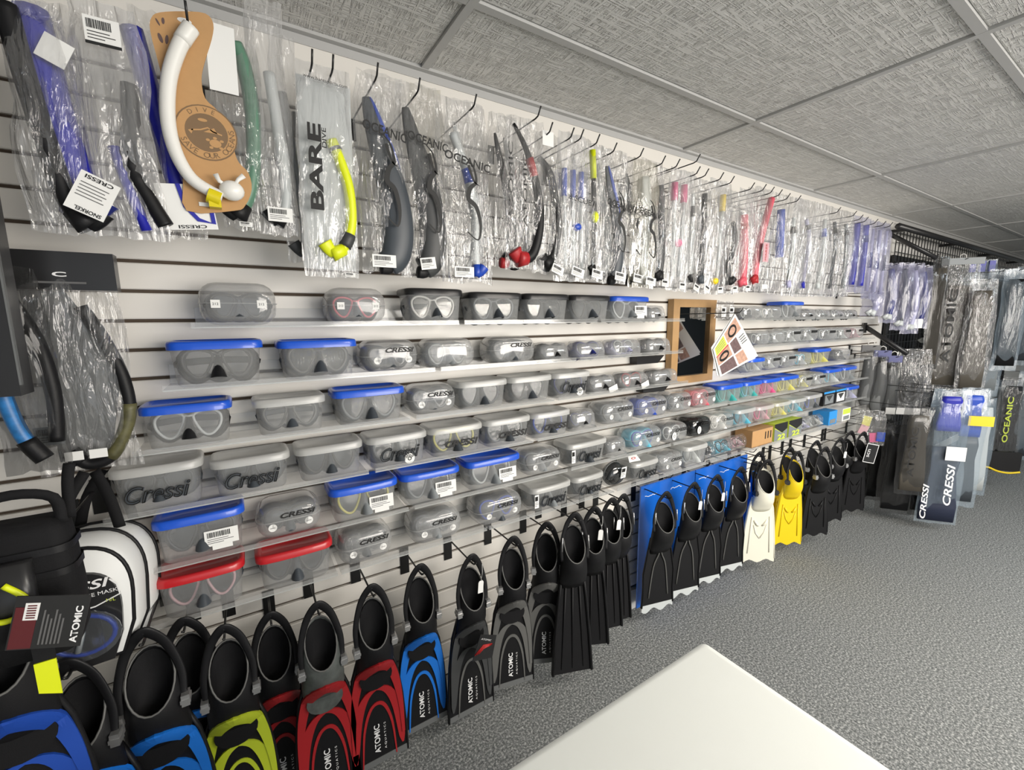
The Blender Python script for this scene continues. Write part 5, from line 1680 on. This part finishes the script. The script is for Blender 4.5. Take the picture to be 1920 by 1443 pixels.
# blue display boards with fins
zt = at(1290, 885, 0.07).z
xa, xb, xc = at(1196, 1050, 0.07).x, at(1297, 1000, 0.07).x, at(1391, 980, 0.07).x
for k, (x0, x1) in enumerate(((xa, xb - 0.006), (xb, xc))):
    t = thing('display_board', 'glossy blue display board behind the black fins, %s one' % ('left' if k == 0 else 'right'), 'board', (x0, -0.07, 0.055), (0, 0, 0), 'blue fin display boards')
    hgt = zt - 0.055
    MB().box(0, x1 - x0, -0.004, 0.004, 0, hgt).build('panel', M_cardblue, t)
    for r_ in range(2):
        mb = MB()
        rr_ = random.Random(k * 5 + r_)
        x = 0.03 + 0.2 * r_
        pts = [(x + 0.01 * i, hgt - 0.06 + rr_.uniform(-0.006, 0.006)) for i in range(10)]
        mb.ribbon(pts, 0.003, -0.0048, -0.004)
        mb.build('white_script', M_whiteprint, t)
BF = [(1233, 1040, 'leftmost black fin with grey ridges on the blue boards', ''), (1284, 1020, 'second black fin with grey ridges on the blue boards', 'G'), (1327, 990, 'third black fin with grey ridges on the blue boards', 'G'), (1371, 970, 'rightmost black fin with grey ridges on the blue boards', '')]
for px, py, lab, e in BF:
    fin(lab, finx(px, py, 0.16), 0.155, 0.725, 'y', {}, ex=e, wd=1.12, yaw=R(-14), group='black fins on the blue boards', name='full_foot_fin')
for i, (px, py) in enumerate(((1240, 905), (1310, 880), (1348, 862), (1397, 840))):
    hook('empty black prong hook above the blue boards, %s from the left' % ORD[i + 1], finx(px, py, 0.10), 0.765, 0.15, group='prongs above the blue boards')
fin('black fin with blue side peeking right of the boards', finx(1402, 960, 0.12), 0.12, 0.70, 'y', dict(body=M_finblue), ln=0.8, group=G1)
# white and yellow
blkstrap = dict(strap=M_black, buckle=M_blacklid)
fin('cream white fin hanging behind the front white one', finx(1412, 900, 0.09), 0.085, FZ, 'duck', dict(body=M_cream, rim=M_cream, **blkstrap), yaw=R(-25), group=G1)
fin('cream white rubber fin with black strap', finx(1424, 930, 0.19), 0.19, FZ, 'duck', dict(body=M_cream, rim=M_cream, **blkstrap), ln=0.97, wd=1.1, yaw=R(-28), group=G1)
fin('yellow fin hanging behind the front yellow one', finx(1470, 880, 0.09), 0.085, 0.70, 'duck', dict(body=M_yellow, rim=M_yellow, **blkstrap), ln=0.95, yaw=R(-28), group=G1)
fin('yellow rubber fin with black strap', finx(1484, 900, 0.18), 0.17, 0.71, 'duck', dict(body=M_yellow, rim=M_yellow, **blkstrap), ln=0.95, yaw=R(-28), group=G1)
KF = [(1515, 880, 0.12, 'shiny black rubber fin right behind the yellow one', ''), (1530, 900, 0.22, 'shiny black rubber fin in front, right of the yellow one', ''), (1558, 880, 0.18, 'shiny black rubber fin with white string tag', 'G'),
      (1578, 870, 0.14, 'shiny black rubber fin left of the outlined black card', ''), (1602, 860, 0.20, 'matt black fin with outlined black card', 'c'), (1622, 850, 0.14, 'matt black fin at the end of the slat wall', '')]
for px, py, of, lab, e in KF:
    tt = fin(lab, finx(px, py, of), of, 0.71, 'duck', dict(body=M_black if 'shiny' in lab else M_matt, buckle=M_silver), ln=0.92, yaw=R(-24), wd=1.05, ex=e.replace('c', ''), group=G1)
    if e == 'c':
        cc = MB().box(-0.05, 0.05, -0.001, 0.001, -0.07, 0.07).build('hang_card', M_blacklid, tt, loc=(0.02, -0.10, -0.14), rot=(0, R(12), 0))
        mb = MB()
        for bx in ((-0.05, 0.05, 0.066, 0.07), (-0.05, 0.05, -0.07, -0.066), (-0.05, -0.046, -0.07, 0.07), (0.046, 0.05, -0.07, 0.07)):
            mb.box(bx[0], bx[1], -0.0018, -0.001, bx[2], bx[3])
        mb.build('white_outline', M_whiteprint, cc)
        text('scn', cc, (-0.02, -0.002, 0.0), M_whiteprint, height=0.022, rot=R(-90))
# hooks with broad black plates that carry the fins
FH.sort()
HOOKS = []
for x, rch, z in FH:
    for hk_ in HOOKS:
        if abs(hk_[0] - x) < 0.035 and abs(hk_[2] - z) < 0.03:
            hk_[1] = max(hk_[1], rch)
            break
    else:
        HOOKS.append([x, rch, z])
for i, (x, rch, z) in enumerate(HOOKS):
    lab = 'black fin hook with broad backplate below the bottom shelf, %s' % ('%s from the left' % ORD[i + 1] if i < len(HOOKS) / 2 else '%s from the right' % ORD[len(HOOKS) - i])
    hook(lab, x, z - 0.021, rch + 0.018, wide=0.004, tip=0.02, plate_h=0.09, group='black fin hooks', r=0.003)

# ------------------------------------------------------------------ left cluster: mask backpacks, bag, tag
def backpack(label, x, off, z, sc=1.0, front=True):
    """domed white shell bag with black piping and clear front window; hangs from its straps"""
    t = thing('mask_backpack', label, 'backpack', (x, -off, z), (0, R(3), R(-4)))
    W, H = 0.205 * sc, 0.30 * sc

    def dome(s, dz=0.0):
        pts = []
        N = 20
        for i in range(N + 1):
            a = math.pi * i / N
            pts.append((W / 2 * s * math.copysign(abs(math.cos(a)) ** 0.75, math.cos(a)), -0.13 * sc + (0.13 * sc) * s * math.sin(a) ** 0.85))
        pts += [(-W / 2 * s * 0.98, -0.22 * sc * s), (-W / 2 * s * 0.75, -H * (0.5 + 0.5 * s) + 0.01), (0, -H * (0.5 + 0.5 * s)), (W / 2 * s * 0.75, -H * (0.5 + 0.5 * s) + 0.01), (W / 2 * s * 0.98, -0.22 * sc * s)]
        return pts
    rg = []
    for s, y in ((0.9, 0.0), (1.0, -0.012), (1.02, -0.05), (0.99, -0.085), (0.90, -0.102)):
        rg.append([(a, y, b) for a, b in dome(s)])
    mb = MB().rings(rg, cap0=True, cap1=True)
    mb.f = [f[::-1] for f in mb.f]
    mb.build('shell', M_eva, t)
    for y, s in ((-0.030, 1.025), (-0.098, 0.93)):
        pts = [Vector((a, y, b)) for a, b in dome(s)]
        MB().tube(pts, 0.0042, 6, closed=True).build('piping', M_black, t)
    # front panel and window
    pts = [(a * 0.82, b * 0.82 - 0.055 * sc) for a, b in dome(0.92)]
    MB().plate([(a, b) for a, b in pts][::-1], -0.110, -0.101).build('front_panel', M_blacklid, t)
    if front:
        text('CRESSI', t, (-0.005, -0.1115, -0.095 * sc), M_whiteprint, height=0.020, width=0.12, shear=0.25, bold=0.02, rot=R(-5))
        text('DRY FULL FACE MASK', t, (0.005, -0.1115, -0.118 * sc), M_whiteprint, height=0.008, width=0.125, rot=R(-5))
        text('M/L', t, (0.055, -0.1115, -0.135 * sc), M_limeprint, height=0.007)
        MB().ribbon([(-0.06, -0.158 * sc), (0.03, -0.145 * sc), (0.070, -0.125 * sc), (0.066, -0.10 * sc), (0.055, -0.085 * sc)], 0.0025, -0.1115, -0.110).build('white_trim', M_whiteprint, t)
        MB().disc((0, 0, 0), 0.062, 0.055, 20, 0.003).build('window', M_vinyl, t, loc=(0.01, -0.122, -0.205 * sc))
        mk = MB().tube([(0.05 * math.cos(2 * math.pi * i / 20) + 0.01, -0.116, -0.205 * sc + 0.042 * math.sin(2 * math.pi * i / 20)) for i in range(20)], 0.005, 8, closed=True).build('face_mask', M_sblue, t)
        MB().tube([(-0.03, -0.117, -0.19 * sc), (0.01, -0.12, -0.20 * sc), (0.0, -0.12, -0.24 * sc)], 0.006, 8).build('mask_bridge', M_greysil, mk)
    for s in (-1, 1):
        MB().tube(spline([(s * 0.05, -0.004, -0.01), (s * 0.035, 0.0, 0.06), (s * 0.008, 0.02, 0.12)], 4), 0.012, 6, flat=0.2).build('shoulder_strap', M_nylon, t)
    return t


p = at(200, 1010, 0.20)
backpack('white domed mask backpack with clear window and black lettered panel', p.x - 0.022, 0.20, at(200, 992, 0.24).z, sc=0.92)
p = at(232, 970, 0.08)
backpack('second white domed mask backpack hanging behind the lettered one', p.x - 0.03, 0.075, at(240, 970, 0.10).z, sc=0.94, front=False)
hook('black hook with broad plate carrying the mask backpacks', at(188, 905, 0.0).x, at(188, 905, 0.0).z, 0.22, wide=0.008, plate_h=0.08)
# black strapped bag at left
q = at(42, 1000, 0.48)
t = thing('black_bag', 'black nylon fin bag with loop handles above the corner fin', 'bag', (q.x, -0.48, at(55, 975, 0.48).z))
rg = []
for s, z in ((0.75, 0.0), (0.95, -0.015), (1.0, -0.05), (1.05, -0.13), (1.0, -0.20), (0.8, -0.23)):
    rg.append(ring_z(rrect(0.118 * s, 0.07 * s, 0.02 * s, 3), z))
MB().rings(rg[::-1], cap0=True, cap1=True).build('bag_body', M_nylon, t)
for zz_ in (-0.045, -0.085):
    MB().rings([ring_z(rrect(0.126, 0.078, 0.022, 3), zz_ + d) for d in (0.006, -0.006)]).build('webbing', M_black, t)
MB().tube(spline([(-0.05, -0.01, -0.01), (-0.045, -0.01, 0.035), (0.0, -0.012, 0.05), (0.045, -0.01, 0.035), (0.05, -0.01, -0.01)], 4), 0.009, 6, flat=0.3).build('handle', M_nylon, t)
MB().tube(spline([(0.055, 0.01, -0.01), (0.058, 0.015, 0.05), (0.06, 0.03, 0.08)], 4), 0.009, 6, flat=0.3).build('handle', M_nylon, t)
t = thing('mask_strap_pack', 'black pack with a curved lime yellow loop at the left edge', 'pack', at(6, 1130, 0.53), (0, 0, 0))
MB().rings([ring_z(rrect(0.075, 0.03, 0.01, 2), z) for z in (-0.07, 0.06)], cap0=True, cap1=True).build('pack_body', M_blacklid, t)
MB().tube(spline([(0.01, -0.018, 0.035), (0.030, -0.02, 0.01), (0.030, -0.02, -0.012), (0.008, -0.02, -0.022), (-0.02, -0.02, -0.015)], 5), 0.0045, 8).build('lime_loop', M_lime, t)
q = at(93, 1165, 0.58)
t = thing('product_card', 'black hang card with white printing and a maroon panel at lower left', 'card', q, (0, R(16), R(-5)))
MB().box(-0.042, 0.042, -0.001, 0.001, -0.042, 0.042).build('card', M_blacklid, t)
MB().box(-0.040, -0.015, -0.0018, -0.001, -0.040, 0.025).build('maroon_panel', M_maroon, t)
MB().box(-0.030, -0.014, -0.0024, -0.0018, 0.005, 0.032).build('barcode_label', M_paper, t)
mb = MB()
for k in range(6):
    mb.box(-0.027, -0.017, -0.003, -0.0024, 0.008 + 0.0038 * k, 0.0098 + 0.0038 * k)
mb.build('barcode', M_maroon, t)
text('ATOMIC', t, (0.032, -0.002, -0.005), M_whiteprint, height=0.009, width=0.060, rot=R(-90), bold=0.03)
for k in range(6):
    MB().box(-0.008 + 0.0045 * k, -0.006 + 0.0045 * k, -0.002, -0.001, -0.035, 0.02 - 0.007 * (k % 3)).build('printed_line', M_greyprint, t)
q = at(88, 1272, 0.57)
t = thing('yellow_strap', 'short bright yellow webbing tab below the black hang card', 'strap', q)
MB().plate([(-0.011, -0.020), (0.014, -0.032), (0.014, 0.03), (-0.011, 0.03)], -0.001, 0.001).build('webbing', M_lime, t)
MB().box(-0.011, 0.014, 0.001, 0.002, 0.03, 0.06).build('loop_end', M_black, t)

# ------------------------------------------------------------------ right: black grid panel and hanging fin bags
gx0, gx1, gz0_, gz1 = 4.68, 9.3, 0.12, 2.31
t = thing('grid_panel', 'black wire grid panel on the wall beyond the slat wall', 'grid panel', (gx0, -0.03, gz0_))
mb = MB()
n = int((gx1 - gx0) / 0.076)
for i in range(n + 1):
    x = i * 0.076
    mb.box(x - 0.0028, x + 0.0028, -0.0028, 0.0028, 0, gz1 - gz0_)
mb.build('upright_wires', M_metalblk, t)
mb = MB()
for k in range(int((gz1 - gz0_) / 0.076) + 1):
    z = gz1 - gz0_ - 0.076 * k
    mb.box(0, gx1 - gx0, -0.0084, -0.0028, z - 0.0028, z + 0.0028)
mb.build('cross_wires', M_metalblk, t)
MB().box(0, gx1 - gx0, 0.004, 0.016, 0, gz1 - gz0_ - 0.25).build('dark_backdrop_sheet', M_backdrop, t)  # added black sheet in place of the unknown dark background behind the bags


def arm(label, p0, p1, rr=0.014):
    a, b = Vector(p0), Vector(p1)
    t = thing('waterfall_hanger', label, 'hanger', a)
    d = b - a
    MB().tube([(0, 0, 0), d * 0.5, d], rr, 6, flat=1.3).build('bar', M_blacklid, t)
    MB().tube([d, d + Vector((0, -0.005, 0.03))], 0.004, 6).build('end_stop', M_metalblk, t)
    MB().box(-0.015, 0.015, -0.008, 0.008, -0.05, 0.03).build('bracket', M_blacklid, t)
    return t


def ends(p0, p1):
    return p0, p1


a0 = at(1665, 437, 0.05)
arm('upper sloping black display arm at the end of the slat wall', a0, at(1757, 484, 0.33))
a0 = at(1622, 612, 0.02)
arm('lower sloping black display arm with pouches', a0, at(1702, 664, 0.30))
r0, r1 = at(1684, 424, 0.14), at(1924, 492, 0.14)
t = thing('hang_rail', 'long black rail along the top of the wire grid', 'rail', r0)
d = r1 - r0
d.z = 0
MB().tube([(0, 0, 0), (d.x, 0, d.z)], 0.022, 8).build('rail', M_blacklid, t)
for f in (0.05, 0.35, 0.65, 0.95):
    MB().box(d.x * f - 0.012, d.x * f + 0.012, 0.0, 0.14, -0.012, 0.012).build('rail_bracket', M_blacklid, t)


def fold_fin(t, w_, h_, mat, wf=0.8, top=-0.12, bot=-0.94, d=0.03, y=0.0, name='fin_blade', xo=0.0):
    """a fin seen through its bag: tapered pocket and wide blade"""
    rg = []
    for u, hw in ((0.0, 0.34), (0.12, 0.42), (0.35, 0.36), (0.55, 0.42), (0.8, 0.48), (1.0, 0.46)):
        z = (top + (bot - top) * u) * h_
        dd = d * (1.0 if u < 0.35 else 0.5)
        rg.append(ring_z(rrect(w_ * wf * 2 * hw, dd, dd * 0.45, 3, cx=xo * w_, cy=y), z))
    return MB().rings(rg[::-1], cap0=True, cap1=True).build(name, mat, t)


GH = []
def rb(label, box, off, film, mat=None, kind='fin', d=0.06, wmax=0.34, words=None, wmat=None, header=None, yaw=0.0, top=-0.10, bot=-0.95, name=None, wf=0.78):
    nm = name or {'fin': 'bagged_fins', 'snk': 'bagged_snorkel', 'pouch': 'bagged_pouch'}[kind]
    ct = {'fin': 'fins', 'snk': 'snorkel', 'pouch': 'pouch'}[kind]
    loc, _, h_ = bagpos(*box, off)
    w_ = (box[1] - box[0]) * (Vector(loc) - CAM).dot(_f) / FPX
    t = thing(nm, label, ct, loc, (0, 0, R(-52) if yaw == 0 else yaw))
    bag_mesh(w_, h_, d, int(loc[0] * 1000)).build('bag', film or M_film, t)
    GH.append((loc[0], off, loc[2]))
    if kind == 'fin' and mat:
        f1 = fold_fin(t, w_, h_, mat, top=top, bot=bot, d=d * 0.7, wf=wf)
    elif kind == 'snk' and mat:
        snork(t, w_, h_, [(-0.1, -0.1), (0.1, -0.35), (0.2, -0.6), (0.0, -0.92)], min(0.018, w_ * 0.2), mat, mouth=M_palesil)
    elif kind == 'pouch' and mat:
        blade_fold(t, w_, h_, mat, [(0.0, -0.18), (0.05, -0.5), (-0.05, -0.8), (0.0, -0.95)], w_ * 0.42, name='pouch_body')
    if words:
        text(words, t, (-w_ * 0.16, -d / 2 - 0.012, -h_ * 0.5), wmat or M_print, height=min(0.05, w_ * 0.2), width=h_ * 0.55, rot=R(-90), bold=0.02)
    if header:
        MB().box(-w_ * .48, w_ * .48, -0.008, 0.008, -0.05, 0.002).build('header_card', header, t)
        MB().tube([(-0.02, 0, 0), (-0.018, 0, 0.025), (0, 0, 0.035), (0.018, 0, 0.025), (0.02, 0, 0)], 0.003, 6).build('hanger', M_whitep, t)
    return t, w_, h_


rb('lavender bagged snorkel low on the slat wall end', (1618, 1652, 545, 592), 0.22, M_filmlav, M_lav, 'snk')
rb('lavender bag in the rack, leftmost of four under the sloping arm', (1655, 1684, 492, 605), 0.22, M_filmlav, M_navy, 'snk')
rb('lavender bag in the rack, second of four', (1678, 1706, 490, 618), 0.24, M_filmlav, M_slate, 'snk')
rb('lavender bag in the rack with white note, third of four', (1698, 1726, 492, 625), 0.27, M_filmlav, M_lav, 'snk')
t, w_, h_ = rb('lavender bag in the rack, last of four', (1716, 1742, 496, 615), 0.30, M_filmlav, M_navy, 'snk')
sticker(t, (-0.03, -0.04, -h_ * 0.92), 0.07, 0.07, bars=False)
rb('dark bag with thin yellow streak beside the lavender bags', (1724, 1754, 505, 650), 0.24, M_filmblack, M_black, 'snk')
rb('tall grey bag of fins at left of the large fin bags', (1732, 1775, 478, 690), 0.30, M_filmblack, M_brown, 'fin', yaw=R(-20))
t, w_, h_ = rb('large clear bag with brown fins, sideways lettering and white hanger', (1756, 1822, 480, 728), 0.36, M_film, M_brown, 'fin', words='ATOMIC', header=M_greysil, top=-0.2)
t, w_, h_ = rb('large clear bag with taupe fins right of the lettered one', (1808, 1856, 520, 732), 0.50, M_film, M_brown, 'fin')
t, w_, h_ = rb('clear bag with ultramarine straps at its top', (1812, 1858, 485, 600), 0.40, M_filmblue, None, 'fin')
for xx in (-0.3, 0.0, 0.3):
    MB().box(xx * w_ - 0.02, xx * w_ + 0.02, -0.01, 0.01, -0.10, -0.01).build('blue_strap', M_ultra, t)
rb('pale blue bagged fins near the right frame edge', (1842, 1884, 500, 735), 0.52, M_filmblue, M_greysil, 'fin')
rb('clear bag with black and white fins at the right edge', (1876, 1916, 500, 690), 0.62, M_filmblue, M_black, 'fin')
rb('clear bag with slate fins cut by the right edge', (1898, 1945, 495, 680), 0.45, M_filmblue, M_slate, 'fin')

rb('grey bagged boot sock, left of three on the lower arm', (1612, 1642, 648, 762), 0.14, M_filmblack, M_midgrey, 'pouch', header=M_blacklid)
rb('grey bagged boot sock, middle of three on the lower arm', (1634, 1662, 658, 778), 0.20, M_filmblack, M_midgrey, 'pouch', header=M_navy)
t, w_, h_ = rb('grey bagged boot sock, right of three on the lower arm', (1656, 1682, 668, 790), 0.25, M_filmblack, M_midgrey, 'pouch', header=M_navy)
sticker(t, (0.0, -0.045, -h_ * 0.8), 0.06, 0.05, bars=False)
t, w_, h_ = rb('crumpled clear bag with rings of dark hose on the lower arm', (1680, 1738, 655, 775), 0.30, M_film, None, 'pouch')
for k in range(3):
    MB().tube([(0.0 + 0.05 * math.cos(2 * math.pi * i / 16), 0.012 * k - 0.012, -h_ * (0.5 + 0.1 * k) + 0.06 * math.sin(2 * math.pi * i / 16)) for i in range(16)], 0.012, 6, closed=True).build('hose_ring', M_dkgrey, t)
MB().box(-0.09, 0.06, -0.04, -0.038, -h_ * 0.98, -h_ * 0.88).build('paper_label', M_paper, t)
t, w_, h_ = rb('clear packet with pink, blue and yellow cards', (1610, 1656, 770, 832), 0.24, M_film, None, 'pouch', name='packet')
for k, (mt, xx, zz_) in enumerate(((M_pink, 0.12, -0.78), (M_sblue, 0.34, -0.74), (M_yelsil, -0.2, -0.3), (M_rose, -0.3, -0.55))):
    MB().box(-0.025, 0.025, -0.004, 0.004, -0.035, 0.035).build('colour_card', mt, t, loc=(xx * w_, -0.008 * k, zz_ * h_), rot=(0, R(-8 + 9 * k), 0))

rb('black bagged fins on the floor side, leftmost of the low row', (1628, 1672, 790, 932), 0.25, M_filmblack, M_black, 'fin')
rb('black bagged fins standing near the floor, second of the low row', (1655, 1715, 800, 955), 0.39, M_filmblack, M_black, 'fin')
rb('grey-black bagged fins with sideways lettering in the low row', (1690, 1742, 765, 920), 0.48, M_filmblack, M_brown, 'fin', words='ATOMIC')
rb('tall dark bag behind the navy lettered bag', (1718, 1756, 740, 955), 0.50, M_filmblack, M_black, 'fin')
t, w_, h_ = rb('navy bagged fins with white sideways lettering and blue straps', (1738, 1802, 735, 966), 0.60, M_filmblue, P('navy_fabric', (0.018, 0.024, 0.05), 0.5), 'fin', d=0.08, top=-0.42, bot=-0.975, wf=0.95)
fold_fin(t, w_, h_, M_ultra, wf=0.6, top=-0.05, bot=-0.30, d=0.05, name='blue_straps')
text('CRESSI', t, (0.02, -0.062, -h_ * 0.68), M_whiteprint, height=0.045, width=0.30, rot=R(-90), shear=0.25, bold=0.02)
text('CRESSI', t, (-0.10, -0.055, -h_ * 0.82), M_whiteprint, height=0.035, width=0.26, rot=R(-90), shear=0.25, bold=0.02)
MB().box(-0.02, 0.09, -0.060, -0.058, -h_ * 0.50, -h_ * 0.40).build('paper_label', M_paper, t)
t, w_, h_ = rb('blue and yellow bagged fins behind the navy bag', (1790, 1838, 732, 935), 0.66, M_filmblue, M_slate, 'fin', top=-0.4)
MB().box(-0.04, 0.10, -0.05, -0.046, -h_ * 0.30, -h_ * 0.22).build('yellow_label', M_yellow, t)
fold_fin(t, w_, h_, M_sblue, wf=0.7, top=-0.06, bot=-0.40, d=0.05, name='blue_pocket')
rb('pale grey bagged fins hanging free of the floor', (1822, 1856, 750, 915), 0.62, M_filmblue, M_palesil, 'fin')
rb('pale blue bag of white fins below the hanging rail', (1846, 1888, 715, 835), 0.45, M_filmblue, M_palesil, 'fin')
t, w_, h_ = rb('dark bag with sideways lime lettering near the right edge', (1872, 1914, 712, 852), 0.56, M_film, M_black, 'fin', words='OCEANIC', wmat=M_limeprint)
t = thing('yellow_edged_fins', 'black fin tips with a wavy yellow edge below the lime lettered bag', 'fins', at(1872, 850, 0.64), (0, 0, R(-52)))
wv = 0.30
MB().box(-wv / 2, wv / 2, -0.015, 0.015, -0.15, 0.02).build('fin_tip', M_black, t)
MB().tube(spline([(-wv / 2, -0.018, -0.14), (-wv / 4, -0.018, -0.125), (0, -0.018, -0.155), (wv / 4, -0.018, -0.165), (wv / 2, -0.018, -0.15)], 5), 0.009, 6).build('yellow_edge', M_yellow, t)
rb('black and white bagged fins at the lower right edge', (1904, 1950, 700, 850), 0.66, M_filmblue, M_slate, 'fin')

GH.sort()
for i, (x, off, z) in enumerate(GH):
    side = '%s from the left' % ORD[i + 1] if i < len(GH) / 2 else '%s from the right' % ORD[len(GH) - i]
    hook('black wire hook carrying bagged goods at the wall end, %s' % side, x, z - 0.012, off + 0.015, tip=0.012, plate_h=0.03, group='hooks of the bagged fins')
